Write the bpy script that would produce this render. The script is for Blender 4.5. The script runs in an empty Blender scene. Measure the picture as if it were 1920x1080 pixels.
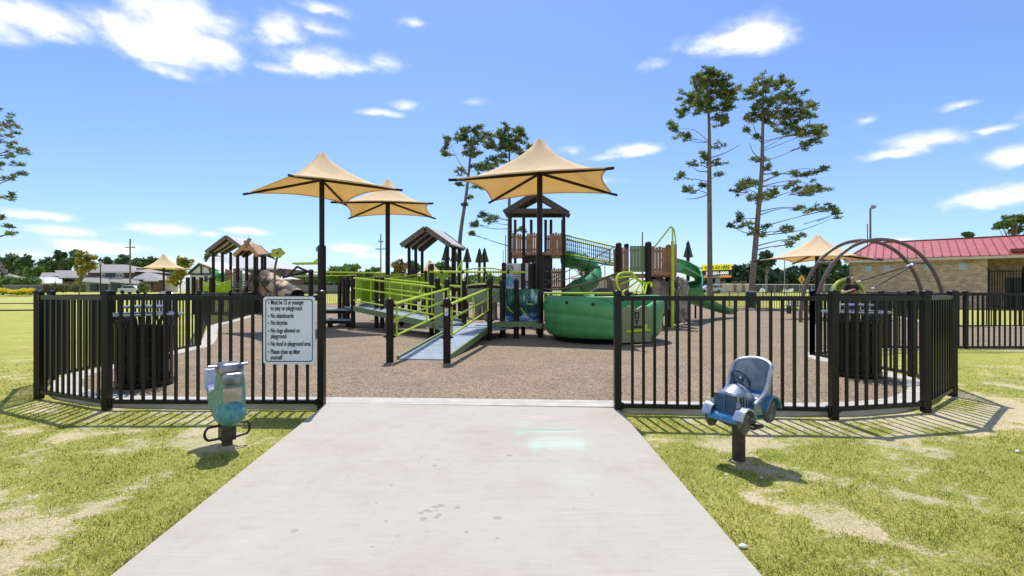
import bpy, bmesh, math, random
import numpy as np
from mathutils import Vector, Matrix, noise as mnoise
from mathutils.geometry import tessellate_polygon
R = math.radians
rng = random.Random(7)
scn = bpy.context.scene
col = scn.collection

# ------------------------------------------------------------------ camera, sky, sun, exposure
EYE = 1.25
F = 906.7                                   # focal length in photo pixels (17 mm on 36 mm, 1920 wide)
cam_d = bpy.data.cameras.new('camera'); cam_d.lens = 17.0; cam_d.sensor_width = 36.0
cam_d.shift_y = 6 / 1920; cam_d.clip_start = 0.05; cam_d.clip_end = 3000
cam = bpy.data.objects.new('camera', cam_d); col.objects.link(cam)
cam.location = (0, 0, EYE); cam.rotation_euler = (R(90), 0, 0)
scn.camera = cam
scn.view_settings.view_transform = 'Standard'; scn.view_settings.look = 'None'
scn.view_settings.exposure = 0.32; scn.view_settings.gamma = 1.0
scn.view_settings.use_curve_mapping = False
scn.cycles.max_bounces = 6; scn.cycles.transparent_max_bounces = 8

SUN_EL, SUN_AZ = 65.0, -8.0                 # degrees; azimuth from +Y towards +X
sv = Vector((math.sin(R(SUN_AZ)) * math.cos(R(SUN_EL)), math.cos(R(SUN_AZ)) * math.cos(R(SUN_EL)), math.sin(R(SUN_EL))))
sd = bpy.data.lights.new('sun', 'SUN'); sd.energy = 4.45; sd.angle = R(0.5); sd.color = (1.0, 0.95, 0.87)
so = bpy.data.objects.new('sun', sd); col.objects.link(so); so.rotation_euler = sv.to_track_quat('Z', 'Y').to_euler()
so.location = (0, 0, 40)

def px_dir(px, py):
    az = math.atan((px - 960) / F)
    return az, math.atan((546 - py) / F * math.cos(az))

CLOUDS = [  # centre x, y, half width, half height, strength
    (75, 42, 125, 36, 1), (-70, 30, 130, 40, .9), (300, 92, 125, 48, .95), (400, 105, 60, 34, .85), (330, 28, 130, 42, .85), (215, 45, 90, 30, .7),
    (420, 40, 60, 26, .55), (300, 130, 60, 20, .6), (522, 58, 52, 30, 1), (590, 52, 40, 10, .35), (600, 120, 78, 27, 1), (520, 130, 40, 12, .5), (660, 127, 40, 10, .6),
    (610, 17, 40, 9, .5), (778, 43, 22, 8, .5), (728, 122, 25, 14, .4), (715, 213, 40, 8, .65), (765, 198, 26, 9, .45), (890, 190, 20, 7, .35),
    (1400, 66, 80, 36, 1), (1330, 82, 70, 20, .8), (1440, 72, 55, 30, .95), (1232, 122, 34, 12, .5), (1190, 284, 48, 13, .85), (1150, 294, 40, 6, .4),
    (1070, 283, 20, 9, .45), (1145, 338, 25, 6, .35), (1740, 265, 78, 22, 1), (1690, 286, 70, 13, .8), (1845, 245, 60, 7, .7), (1905, 294, 62, 22, 1),
    (1860, 374, 95, 22, .95), (1900, 360, 60, 18, .7), (1798, 199, 34, 8, .6), (1622, 226, 20, 9, .35), (1690, 453, 34, 9, .8), (2050, 200, 120, 40, .8),
    (72, 405, 80, 13, .9), (112, 434, 66, 15, .9), (292, 430, 72, 16, .95), (190, 466, 90, 12, .95), (140, 455, 60, 10, .6), (462, 434, 42, 8, .85), (395, 440, 26, 6, .5),
    (660, 466, 50, 10, .9), (700, 480, 60, 9, .6), (330, 487, 60, 9, .5), (60, 480, 60, 12, .4), (1000, 520, 80, 9, .4), (-120, 400, 120, 30, .8)]

w = bpy.data.worlds.new("World"); scn.world = w; w.use_nodes = True
nt = w.node_tree; nt.nodes.clear(); L = nt.links
def wn(t, **k):
    n = nt.nodes.new(t)
    for a, b in k.items(): setattr(n, a, b)
    return n
def wm(op, a, b=None, c=None, clamp=False):
    n = wn('ShaderNodeMath', operation=op, use_clamp=clamp)
    for i, x in enumerate((a, b, c)):
        if x is None: continue
        if isinstance(x, (int, float)): n.inputs[i].default_value = x
        else: L.new(x, n.inputs[i])
    return n.outputs[0]
sky = wn('ShaderNodeTexSky', sky_type='NISHITA', sun_disc=False)
sky.sun_elevation = R(SUN_EL); sky.sun_rotation = R(SUN_AZ); sky.altitude = 0; sky.air_density = 1.0; sky.dust_density = 0.6; sky.ozone_density = 3.0
hs = wn('ShaderNodeMixRGB', blend_type='MULTIPLY'); hs.inputs[0].default_value = 1.0; hs.inputs[2].default_value = (1.02, 1.17, 1.45, 1)
L.new(sky.outputs[0], hs.inputs[1])
tc = wn('ShaderNodeTexCoord'); sep = wn('ShaderNodeSeparateXYZ'); L.new(tc.outputs['Generated'], sep.inputs[0])
nz = wn('ShaderNodeTexNoise'); nz.inputs['Scale'].default_value = 9.0; nz.inputs['Detail'].default_value = 7.0; nz.inputs['Roughness'].default_value = 0.62
mpw = wn('ShaderNodeMapping'); mpw.inputs['Scale'].default_value = (1, 1, 1.9); L.new(tc.outputs['Generated'], mpw.inputs[0]); L.new(mpw.outputs[0], nz.inputs['Vector'])
nz2 = wn('ShaderNodeTexNoise'); nz2.inputs['Scale'].default_value = 30.0; nz2.inputs['Detail'].default_value = 5.0; L.new(mpw.outputs[0], nz2.inputs['Vector'])
az = wm('ARCTAN2', sep.outputs[0], sep.outputs[1]); el = wm('ARCSINE', sep.outputs[2])
az = wm('ADD', az, wm('MULTIPLY', wm('SUBTRACT', nz.outputs[0], .5), .03))
el = wm('ADD', el, wm('MULTIPLY', wm('SUBTRACT', nz2.outputs[0], .5), .012))
acc = None
# the clouds in view, then unseen cloud banks added behind the camera as fill light (azimuth, elevation and half sizes in radians)
ALL = []
for (cx, cy, a, b, s) in CLOUDS:
    ca, ce = px_dir(cx, cy); k = math.cos(ca) * 1.12; ALL.append((ca, ce, a / F * k * k, b / F * k, s))
ALL += [(2.75, .45, .75, .34, 1.1), (-2.75, .5, .75, .36, 1.1), (1.9, .45, .4, .22, .9), (-1.95, .5, .42, .25, .9), (3.0, .2, .5, .12, .8), (-2.4, .18, .5, .1, .8)]
for (ca, ce, ra, rb, s) in ALL:
    du = wm('MULTIPLY', wm('SUBTRACT', az, ca), 1 / ra)
    dv = wm('SUBTRACT', el, ce)
    dv = wm('MAXIMUM', wm('MULTIPLY', dv, 1 / rb), wm('MULTIPLY', dv, -1 / (rb * .75)))
    d = wm('ADD', wm('MULTIPLY', du, du), wm('MULTIPLY', dv, dv))
    f = wm('MULTIPLY', wm('SUBTRACT', 1.0, wm('SQRT', d)), s)
    acc = f if acc is None else wm('SMOOTH_MAX', acc, f, .12)
nsum = wm('ADD', wm('MULTIPLY', wm('SUBTRACT', nz.outputs[0], .5), 1.7), wm('MULTIPLY', wm('SUBTRACT', nz2.outputs[0], .5), .8))
dens = wm('ADD', acc, nsum)
mr = wn('ShaderNodeMapRange', interpolation_type='SMOOTHSTEP'); mr.inputs['From Min'].default_value = -.18; mr.inputs['From Max'].default_value = .86
L.new(dens, mr.inputs[0])
gate = wn('ShaderNodeMapRange', interpolation_type='SMOOTHSTEP'); gate.inputs['From Min'].default_value = -.5; gate.inputs['From Max'].default_value = .25
L.new(acc, gate.inputs[0])
cm = wm('MULTIPLY', wm('MULTIPLY', mr.outputs[0], gate.outputs[0]), .97, clamp=True)
cc = wn('ShaderNodeMixRGB'); cc.inputs[1].default_value = (7.6, 8.1, 9.3, 1); cc.inputs[2].default_value = (10.5, 10.4, 10.3, 1); L.new(mr.outputs[0], cc.inputs[0])
mixc = wn('ShaderNodeMixRGB'); L.new(cm, mixc.inputs[0]); L.new(hs.outputs[0], mixc.inputs[1]); L.new(cc.outputs[0], mixc.inputs[2])
bg = wn('ShaderNodeBackground'); bg.inputs[1].default_value = 0.1; L.new(mixc.outputs[0], bg.inputs[0])
wo = wn('ShaderNodeOutputWorld'); L.new(bg.outputs[0], wo.inputs[0])

# ------------------------------------------------------------------ helpers
def X(px, Y): return (px - 960) / F * Y
def Z(py, Y): return EYE - (py - 546) / F * Y
def P(px, py, Y): return Vector((X(px, Y), Y, Z(py, Y)))
def GY(py, z=0.0): return (EYE - z) * F / (py - 546)
def gz(y):                                   # height of the lawn
    if y < 5.2: return -0.07 - 0.04 * (5.2 - max(y, -2))
    if y < 56: return min(-0.07 + (y - 5.2) * 0.008, -0.02)
    return min(-0.02 + (y - 56) * 0.029, 1.1)
def pathz(y): return -0.048 * (5.42 - y)

MATS = {}
def mat(name, c, rough=.6, metal=0.0, var=.12, scale=6.0, bump=0.0, bscale=40.0, c2=None, detail=5, spec=.5, coat=0.0, lo=.35, hi=.65, trans=0.0, coord='Object', tcol=None):
    if name in MATS: return MATS[name]
    m = bpy.data.materials.new(name); m.use_nodes = True
    n = m.node_tree.nodes; l = m.node_tree.links; b = n['Principled BSDF']
    b.inputs['Roughness'].default_value = rough; b.inputs['Metallic'].default_value = metal
    b.inputs['Specular IOR Level'].default_value = spec; b.inputs['Coat Weight'].default_value = coat
    t = n.new('ShaderNodeTexCoord'); x = n.new('ShaderNodeTexNoise'); x.inputs['Scale'].default_value = scale; x.inputs['Detail'].default_value = detail
    l.new(t.outputs[coord], x.inputs['Vector'])
    r = n.new('ShaderNodeValToRGB'); l.new(x.outputs[0], r.inputs[0])
    r.color_ramp.elements[0].position = lo; r.color_ramp.elements[1].position = hi
    if c2 is None:
        c2 = tuple(min(1, k * (1 + var)) for k in c); c1 = tuple(k * (1 - var) for k in c)
    else: c1 = c
    r.color_ramp.elements[0].color = (*c1, 1); r.color_ramp.elements[1].color = (*c2, 1)
    l.new(r.outputs[0], b.inputs['Base Color'])
    if bump:
        y = n.new('ShaderNodeTexNoise'); y.inputs['Scale'].default_value = bscale; y.inputs['Detail'].default_value = 4; l.new(t.outputs[coord], y.inputs['Vector'])
        u = n.new('ShaderNodeBump'); u.inputs['Strength'].default_value = bump; u.inputs['Distance'].default_value = .02
        l.new(y.outputs[0], u.inputs['Height']); l.new(u.outputs[0], b.inputs['Normal'])
    if trans:
        tr = n.new('ShaderNodeBsdfTranslucent'); (l.new(r.outputs[0], tr.inputs[0]) if tcol is None else None); tr.inputs[0].default_value = (*(tcol or (1, 1, 1)), 1); mx = n.new('ShaderNodeMixShader'); mx.inputs[0].default_value = trans
        o = n['Material Output']; l.new(b.outputs[0], mx.inputs[1]); l.new(tr.outputs[0], mx.inputs[2]); l.new(mx.outputs[0], o.inputs[0])
    MATS[name] = m
    return m

class MB:
    def __init__(s): s.v = []; s.f = []; s.m = []; s.cur = 0
    def add(s, vs, fs):
        o = len(s.v); s.v += [tuple(p) for p in vs]
        for f in fs: s.f.append([i + o for i in f]); s.m.append(s.cur)
        return s
    def box(s, c, d, rz=0.0, tilt=None):
        x, y, z = (k / 2 for k in d); c = Vector(c)
        M = Matrix.Rotation(rz, 3, 'Z')
        if tilt is not None: M = tilt
        vs = [c + M @ Vector((a, b, e)) for e in (-z, z) for a, b in ((-x, -y), (x, -y), (x, y), (-x, y))]
        return s.add(vs, [(3, 2, 1, 0), (4, 5, 6, 7), (0, 1, 5, 4), (1, 2, 6, 5), (2, 3, 7, 6), (3, 0, 4, 7)])
    def beam(s, a, b, w, h, up=(0, 0, 1)):
        a, b = Vector(a), Vector(b); d = (b - a); ln = d.length; d.normalize(); up = Vector(up)
        if abs(d.dot(up)) > .99: up = Vector((0, 1, 0))
        sx = d.cross(up).normalized(); u = sx.cross(d).normalized()
        M = Matrix((sx, d, u)).transposed()
        return s.box((a + b) / 2, (w, ln, h), tilt=M)
    def tube(s, pts, r, n=8, closed=False, cap=True):
        pts = [Vector(p) for p in pts]; k = len(pts)
        rs = r if isinstance(r, (list, tuple)) else [r] * k
        vs = []; prev = None
        for i, p in enumerate(pts):
            if closed: t = pts[(i + 1) % k] - pts[i - 1]
            else: t = pts[min(i + 1, k - 1)] - pts[max(i - 1, 0)]
            t.normalize()
            if prev is None:
                q = Vector((0, 0, 1)) if abs(t.z) < .9 else Vector((1, 0, 0)); nx = t.cross(q).normalized()
            else:
                nx = prev - t * prev.dot(t)
                nx = nx.normalized() if nx.length > 1e-6 else t.orthogonal().normalized()
            prev = nx; ny = t.cross(nx)
            for j in range(n):
                a = 2 * math.pi * j / n; vs.append(p + (nx * math.cos(a) + ny * math.sin(a)) * rs[i])
        fs = []
        for i in range(k if closed else k - 1):
            for j in range(n):
                a, b = i * n + j, i * n + (j + 1) % n; i2 = (i + 1) % k; fs.append((a, b, i2 * n + (j + 1) % n, i2 * n + j))
        if cap and not closed: fs += [tuple(range(n))[::-1], tuple(range((k - 1) * n, k * n))]
        return s.add(vs, fs)
    def cyl(s, c, r, h, n=16, r2=None):
        c = Vector(c); return s.tube([c, c + Vector((0, 0, h))], [r, r if r2 is None else r2], n)
    def lathe(s, prof, c, n=24, a0=0, a1=2 * math.pi, fn=None):
        full = abs(a1 - a0 - 2 * math.pi) < 1e-6; m = n if full else n + 1; vs = []
        for j in range(m):
            a = a0 + (a1 - a0) * j / n
            for i, (r, z) in enumerate(prof):
                if fn: r, z = fn(a, i, r, z)
                vs.append((c[0] + r * math.cos(a), c[1] + r * math.sin(a), c[2] + z))
        k = len(prof); fs = []
        for j in range(n):
            j2 = (j + 1) % m
            for i in range(k - 1): fs.append((j * k + i, j2 * k + i, j2 * k + i + 1, j * k + i + 1))
        return s.add(vs, fs)
    def sphere(s, c, r, nu=14, nv=8, M=None):
        if isinstance(r, (int, float)): r = (r, r, r)
        vs = []; c = Vector(c)
        for i in range(nv + 1):
            t = math.pi * i / nv
            for j in range(nu):
                a = 2 * math.pi * j / nu; q = Vector((r[0] * math.sin(t) * math.cos(a), r[1] * math.sin(t) * math.sin(a), r[2] * math.cos(t)))
                vs.append(c + (M @ q if M else q))
        fs = [(i * nu + j, (i + 1) * nu + j, (i + 1) * nu + (j + 1) % nu, i * nu + (j + 1) % nu) for i in range(nv) for j in range(nu)]
        return s.add(vs, fs)
    def prism(s, poly, o, ux, uy, depth):
        o, ux, uy = Vector(o), Vector(ux), Vector(uy); nn = ux.cross(uy).normalized() * depth; k = len(poly)
        a = [o + ux * p[0] + uy * p[1] for p in poly]; b = [p + nn for p in a]
        return s.add(a + b, [tuple(range(k))[::-1], tuple(range(k, 2 * k))] + [(i, (i + 1) % k, k + (i + 1) % k, k + i) for i in range(k)])
    def quad(s, *p): return s.add(p, [tuple(range(len(p)))])
    def build(s, name, m, parent=None, sharp=38, fix=True, smooth=True):
        off = Vector((0, 0, 0)); q = parent
        while q is not None: off += q.location; q = q.parent
        me = bpy.data.meshes.new(name); me.from_pydata([(a - off.x, b - off.y, c - off.z) for a, b, c in s.v], [], s.f)
        for k in (m if isinstance(m, (list, tuple)) else [m]): me.materials.append(k)
        if any(s.m): me.polygons.foreach_set('material_index', s.m)
        if fix:
            bm = bmesh.new(); bm.from_mesh(me); bmesh.ops.recalc_face_normals(bm, faces=bm.faces); bm.to_mesh(me); bm.free()
        if smooth:
            me.polygons.foreach_set('use_smooth', [True] * len(me.polygons)); me.set_sharp_from_angle(angle=R(sharp))
        o = bpy.data.objects.new(name, me); col.objects.link(o); o.parent = parent
        return o

def tag(o, label=None, cat=None, group=None, kind=None):
    if label: o['label'] = label
    if cat: o['category'] = cat
    if group: o['group'] = group
    if kind: o['kind'] = kind
    return o
def thing(name, loc, label, cat, group=None):
    o = bpy.data.objects.new(name, None); o.empty_display_size = .2; col.objects.link(o); o.location = Vector(loc)
    return tag(o, label, cat, group)
def copy_tree(o, parent=None):
    c = o.copy(); col.objects.link(c); c.parent = parent
    for ch in list(o.children): copy_tree(ch, c)
    return c
def text(body, name, m, parent, o, size, xs=1.0, align='LEFT', ux=(1, 0, 0), uy=(0, 0, 1), ext=.001, bold=0.0):
    cu = bpy.data.curves.new(name, 'FONT'); cu.body = body; cu.size = size; cu.align_x = align; cu.extrude = ext; cu.offset = bold; cu.resolution_u = 3
    cu.materials.append(m); t = bpy.data.objects.new(name, cu); col.objects.link(t)
    off = Vector((0, 0, 0)); q = parent
    while q is not None: off += q.location; q = q.parent
    ux, uy = Vector(ux).normalized(), Vector(uy).normalized(); uz = ux.cross(uy)
    M = Matrix((ux * xs, uy, uz)).transposed().to_4x4(); M.translation = Vector(o) - off
    dg = bpy.context.evaluated_depsgraph_get(); me = bpy.data.meshes.new_from_object(t.evaluated_get(dg)); bpy.data.objects.remove(t); me.name = name; me.transform(M)
    t = bpy.data.objects.new(name, me); col.objects.link(t); t.parent = parent
    return t
def rrect(w, h, r, n=5):
    out = []
    for cx, cy, a in ((w / 2 - r, h / 2 - r, 0), (-w / 2 + r, h / 2 - r, 90), (-w / 2 + r, -h / 2 + r, 180), (w / 2 - r, -h / 2 + r, 270)):
        for i in range(n + 1): t = R(a + 90 * i / n); out.append((cx + r * math.cos(t), cy + r * math.sin(t)))
    return out
def smooth_pts(pts, n=6):
    pts = [Vector(p) for p in pts]; out = []
    for i in range(len(pts) - 1):
        p0, p1, p2, p3 = pts[max(i - 1, 0)], pts[i], pts[i + 1], pts[min(i + 2, len(pts) - 1)]
        for j in range(n):
            t = j / n; out.append(.5 * ((2 * p1) + (p2 - p0) * t + (2 * p0 - 5 * p1 + 4 * p2 - p3) * t * t + (3 * p1 - p0 - 3 * p2 + p3) * t ** 3))
    out.append(pts[-1]); return out

# ------------------------------------------------------------------ materials
M_black = mat('black_powder_coat', (.0045, .005, .005), rough=.30, var=.25, scale=3, spec=.32)
M_brown = mat('dark_brown_post', (.019, .010, .007), rough=.4, var=.25, spec=.25)
M_lime = mat('lime_paint', (.47, .62, .010), rough=.35, var=.08)
M_limep = mat('lime_plastic_panel', (.27, .45, .006), rough=.42, var=.12, scale=2)
M_green = mat('green_plastic', (.075, .31, .095), rough=.4, var=.16, scale=2.2, spec=.45)
M_greend = mat('deep_green_plastic', (.03, .19, .065), rough=.4, var=.15)
M_olive = mat('olive_panel', (.15, .215, .085), rough=.5, var=.12, scale=9, bump=.15, bscale=60)
M_sage = mat('sage_panel', (.19, .25, .14), rough=.55, var=.1)
M_deck = mat('blue_grey_deck', (.27, .33, .40), rough=.34, var=.16, scale=5, spec=.6)
M_wood = mat('brown_slat_plastic', (.33, .165, .09), rough=.5, var=.16, scale=4)
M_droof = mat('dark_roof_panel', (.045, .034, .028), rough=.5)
M_fascia = mat('grey_brown_fascia', (.16, .125, .105), rough=.5, var=.15)
M_roofm = mat('pale_metal_roof', (.52, .50, .47), rough=.4, var=.06)
M_tanroof = mat('tan_shingle_roof', (.42, .23, .12), rough=.6, var=.22, scale=12)
M_fabric = mat('tan_shade_cloth', (.84, .665, .43), rough=.85, var=.05, scale=3, bump=.12, bscale=160, trans=.30, spec=.1, tcol=(.62, .34, .085))
M_conc = mat('curb_concrete', (.42, .40, .36), rough=.85, var=.12, scale=5, bump=.2, bscale=90)
M_white = mat('white_paint', (.72, .74, .76), rough=.45, var=.04)
M_signw = mat('sign_face', (.62, .68, .76), rough=.4, var=.03)
M_ink = mat('black_ink', (.012, .012, .014), rough=.5)
M_steel = mat('worn_steel', (.45, .46, .48), rough=.3, metal=.9, var=.2, scale=14)
M_rust = mat('rusty_brown_steel', (.045, .027, .02), rough=.55, var=.5, scale=18)
M_rock = mat('cast_rock', (.13, .10, .075), rough=.8, c2=(.34, .28, .21), scale=3, bump=.6, bscale=14)
M_bark = mat('pine_bark', (.11, .085, .072), rough=.9, c2=(.23, .185, .155), scale=9, bump=.7, bscale=18)
M_leafp = mat('pine_needles', (.07, .12, .035), rough=.6, c2=(.23, .28, .06), scale=1.4, lo=.38, hi=.62, trans=.42)
# ------------------------------------------------------------------ ground
def fbm(x, y, seed=0, oct=4, f=1.0):
    out = np.zeros_like(x, dtype=float); amp = 1.0; tot = 0
    for o in range(oct):
        xx, yy = x * f + 17.3 * seed + 5 * o, y * f + 9.1 * seed + 3 * o
        xi, yi = np.floor(xx).astype(np.int64), np.floor(yy).astype(np.int64); tx, ty = xx - xi, yy - yi
        tx = tx * tx * (3 - 2 * tx); ty = ty * ty * (3 - 2 * ty)
        def h(a, b):
            n = (a * 374761393 + b * 668265263 + seed * 974711) & 0x7fffffff
            n = ((n ^ (n >> 13)) * 1274126177) & 0x7fffffff
            return ((n ^ (n >> 16)) & 0xffff) / 65535.0
        v = (h(xi, yi) * (1 - tx) + h(xi + 1, yi) * tx) * (1 - ty) + (h(xi, yi + 1) * (1 - tx) + h(xi + 1, yi + 1) * tx) * ty
        out += amp * v; tot += amp; amp *= .55; f *= 2.1
    return out / tot
def path_l(y): return -2.07 + (5.42 - y) * 0.033
def path_r(y): return 1.135 + (5.42 - y) * 0.030
def dryness(x, y):
    d = fbm(x, y, 3, 5, .75) * .46 + fbm(x, y, 8, 4, 2.8) * .54
    d = (d - .475) * 5.0 + (fbm(x, y * 1.5, 61, 4, 6.0) - .5) * 1.5 * np.clip((12 - y) / 6, 0, 1)
    near = np.clip((9 - y) / 5, 0, 1)
    d = d * (.55 + .45 * near) - .12 + .16 * near
    e = np.minimum(np.abs(x - path_l(y)), np.abs(x - path_r(y)))
    d -= np.where(y < 5.6, np.exp(-((e - .22) / .26) ** 2) * .95, 0)
    for (bx, by, sx, sy, k) in ((-2.55, 4.25, .5, .26, 1.0), (-2.05, 4.5, .35, .14, .9), (1.86, 3.95, .26, .2, 1.1), (1.45, 4.3, .42, .26, 1.15), (2.2, 3.7, .5, .2, .6), (-4.0, 3.0, 1.2, .5, .3), (-3.4, 2.6, .8, .4, .2), (3.6, 2.6, .8, .4, .45), (2.6, 3.1, .7, .3, .4),
                                (5.7, 5.6, .4, .5, .9), (5.2, 5.2, .6, .2, .7), (3.3, 5.0, 2.2, .09, .9), (-3.6, 5.3, 1.8, .08, .8), (-6.0, 5.7, .5, .12, .7), (-9, 9, 2, .8, .35)):
        d += k * np.exp(-((x - bx) / sx) ** 2 - ((y - by) / sy) ** 2)
    return np.clip(d, 0, 1.25)

OUT = [(-2.11, 5.36), (-4.49, 5.36), (-5.77, 5.9), (-6.72, 7.05), (-6.86, 8.3), (-7.1, 10.0), (-7.25, 11.2), (-11.2, 17.7), (-11.9, 20.4), (-15.5, 30), (-20, 44), (-10, 54), (8, 54), (17.8, 46),
       (17.7, 33), (20.2, 30), (19.6, 24.5), (15.7, 17.2), (21, 17.0), (24, 14), (21, 10.6), (8.1, 10.6), (5.9, 9.5), (5.95, 7.2), (5.53, 6.07), (4.5, 5.26), (3.335, 5.015), (1.13, 5.18)]
def inset(poly, d):
    out = []; n = len(poly); area = sum(poly[i][0] * poly[(i + 1) % n][1] - poly[(i + 1) % n][0] * poly[i][1] for i in range(n)); sg = 1 if area > 0 else -1
    for i in range(n):
        a, b, c = Vector(poly[i - 1]), Vector(poly[i]), Vector(poly[(i + 1) % n])
        t1, t2 = (b - a).normalized(), (c - b).normalized(); n1, n2 = Vector((-t1.y, t1.x)) * sg, Vector((-t2.y, t2.x)) * sg
        m = (n1 + n2).normalized(); k = d / max(m.dot(n1), .5); out.append((b.x + m.x * k, b.y + m.y * k))
    return out
def in_poly(x, y, poly):
    r = np.zeros(x.shape, bool); n = len(poly)
    for i in range(n):
        (x1, y1), (x2, y2) = poly[i], poly[(i + 1) % n]
        if y1 == y2: continue
        c = ((y1 > y) != (y2 > y)) & (x < (x2 - x1) * (y - y1) / (y2 - y1) + x1); r ^= c
    return r

def graded(lo, hi, fine_lo, fine_hi, step, grow=1.18):
    a = list(np.arange(fine_lo, fine_hi + 1e-6, step)); s = step; x = fine_lo
    while x > lo: s *= grow; x -= s; a.insert(0, max(x, lo))
    s = step; x = fine_hi
    while x < hi: s *= grow; x += s; a.append(min(x, hi))
    return np.array(a)
gx = graded(-900, 900, -8, 8, .07); gy = graded(-60, 1500, 1.4, 9, .06)
XX, YY = np.meshgrid(gx, gy)
GZf = np.vectorize(gz)
ZZ = GZf(YY) + (fbm(XX, YY, 21, 3, 1.6) - .5) * .022
inpath = (XX > path_l(YY) - .02) & (XX < path_r(YY) + .02) & (YY < 5.5); ZZ = np.where(inpath, ZZ - .05, ZZ)
me = bpy.data.meshes.new('lawn'); nx_, ny_ = len(gx), len(gy)
idx = np.arange(nx_ * ny_).reshape(ny_, nx_)
quads = np.stack([idx[:-1, :-1], idx[:-1, 1:], idx[1:, 1:], idx[1:, :-1]], -1).reshape(-1, 4)
def np_mesh(me, V, Q, k):
    me.vertices.add(len(V)); me.vertices.foreach_set('co', V.astype(np.float32).ravel())
    me.loops.add(Q.size); me.loops.foreach_set('vertex_index', Q.astype(np.int32).ravel())
    me.polygons.add(len(Q)); me.polygons.foreach_set('loop_start', np.arange(0, Q.size, k, dtype=np.int32))
    me.update(calc_edges=True)
np_mesh(me, np.stack([XX, YY, ZZ], -1).reshape(-1, 3), quads, 4)
at = me.attributes.new('dry', 'FLOAT', 'POINT'); at.data.foreach_set('value', dryness(XX, YY).astype(np.float32).ravel())
me.polygons.foreach_set('use_smooth', [True] * len(me.polygons))
lawn = bpy.data.objects.new('lawn', me); col.objects.link(lawn); tag(lawn, kind='structure')

def nodes(name):
    m = bpy.data.materials.new(name); m.use_nodes = True; n = m.node_tree.nodes; l = m.node_tree.links
    return m, n, l, n['Principled BSDF']
def noise_n(n, l, scale, detail=5, rough=.55, coord='Object', sc=(1, 1, 1)):
    t = n.new('ShaderNodeTexCoord'); mp = n.new('ShaderNodeMapping'); mp.inputs['Scale'].default_value = sc; l.new(t.outputs[coord], mp.inputs[0])
    x = n.new('ShaderNodeTexNoise'); x.inputs['Scale'].default_value = scale; x.inputs['Detail'].default_value = detail; x.inputs['Roughness'].default_value = rough
    l.new(mp.outputs[0], x.inputs['Vector']); return x.outputs[0]
def ramp(n, l, src, stops):
    r = n.new('ShaderNodeValToRGB'); l.new(src, r.inputs[0]); e = r.color_ramp.elements
    while len(e) < len(stops): e.new(.5)
    for k, (p, c) in zip(e, stops): k.position = p; k.color = (*c, 1)
    return r.outputs[0]
def mixc_n(n, l, f, a, b, bt='MIX'):
    m = n.new('ShaderNodeMixRGB'); m.blend_type = bt
    for i, x in enumerate((f, a, b)):
        if isinstance(x, (int, float)): m.inputs[i].default_value = x
        elif isinstance(x, tuple): m.inputs[i].default_value = (*x, 1)
        else: l.new(x, m.inputs[i])
    return m.outputs[0]
def bump_n(n, l, b, h, st, dist=.02):
    u = n.new('ShaderNodeBump'); u.inputs['Strength'].default_value = st; u.inputs['Distance'].default_value = dist; l.new(h, u.inputs['Height']); l.new(u.outputs[0], b.inputs['Normal'])

m, n, l, b = nodes('lawn_turf')
A = n.new('ShaderNodeAttribute'); A.attribute_name = 'dry'
fine = noise_n(n, l, 70, 5, .75); mid = noise_n(n, l, 16, 6, .72, sc=(1, 1.4, 1)); big = noise_n(n, l, .35, 4, .6)
g = ramp(n, l, fine, [(.32, (.13, .15, .022)), (.5, (.38, .38, .075)), (.66, (.66, .59, .24))])
y = ramp(n, l, fine, [(.3, (.30, .24, .13)), (.45, (.56, .47, .29)), (.58, (.72, .62, .43)), (.72, (.82, .74, .58))])
md = n.new('ShaderNodeMath'); md.operation = 'MULTIPLY_ADD'; l.new(mid, md.inputs[0]); md.inputs[1].default_value = 3.0; md.inputs[2].default_value = -1.5
ad = n.new('ShaderNodeMath'); ad.operation = 'ADD'; ad.use_clamp = True; l.new(A.outputs['Fac'], ad.inputs[0]); l.new(md.outputs[0], ad.inputs[1])
sm = n.new('ShaderNodeMapRange'); sm.interpolation_type = 'SMOOTHSTEP'; sm.inputs[1].default_value = .30; sm.inputs[2].default_value = .72; l.new(ad.outputs[0], sm.inputs[0])
c = mixc_n(n, l, sm.outputs[0], g, y)
c = mixc_n(n, l, .5, c, ramp(n, l, big, [(.35, (.72, .82, .66)), (.65, (1.1, 1.05, 1))]), 'MULTIPLY')
c = mixc_n(n, l, .7, c, ramp(n, l, noise_n(n, l, 2.6, 5, .7), [(.34, (.70, .80, .60)), (.5, (1, 1, 1)), (.66, (1.14, 1.08, 1.05))]), 'MULTIPLY')
l.new(c, b.inputs['Base Color']); b.inputs['Roughness'].default_value = .9; b.inputs['Specular IOR Level'].default_value = .15
bump_n(n, l, b, fine, .8, .03); lawn.data.materials.append(m)

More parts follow.
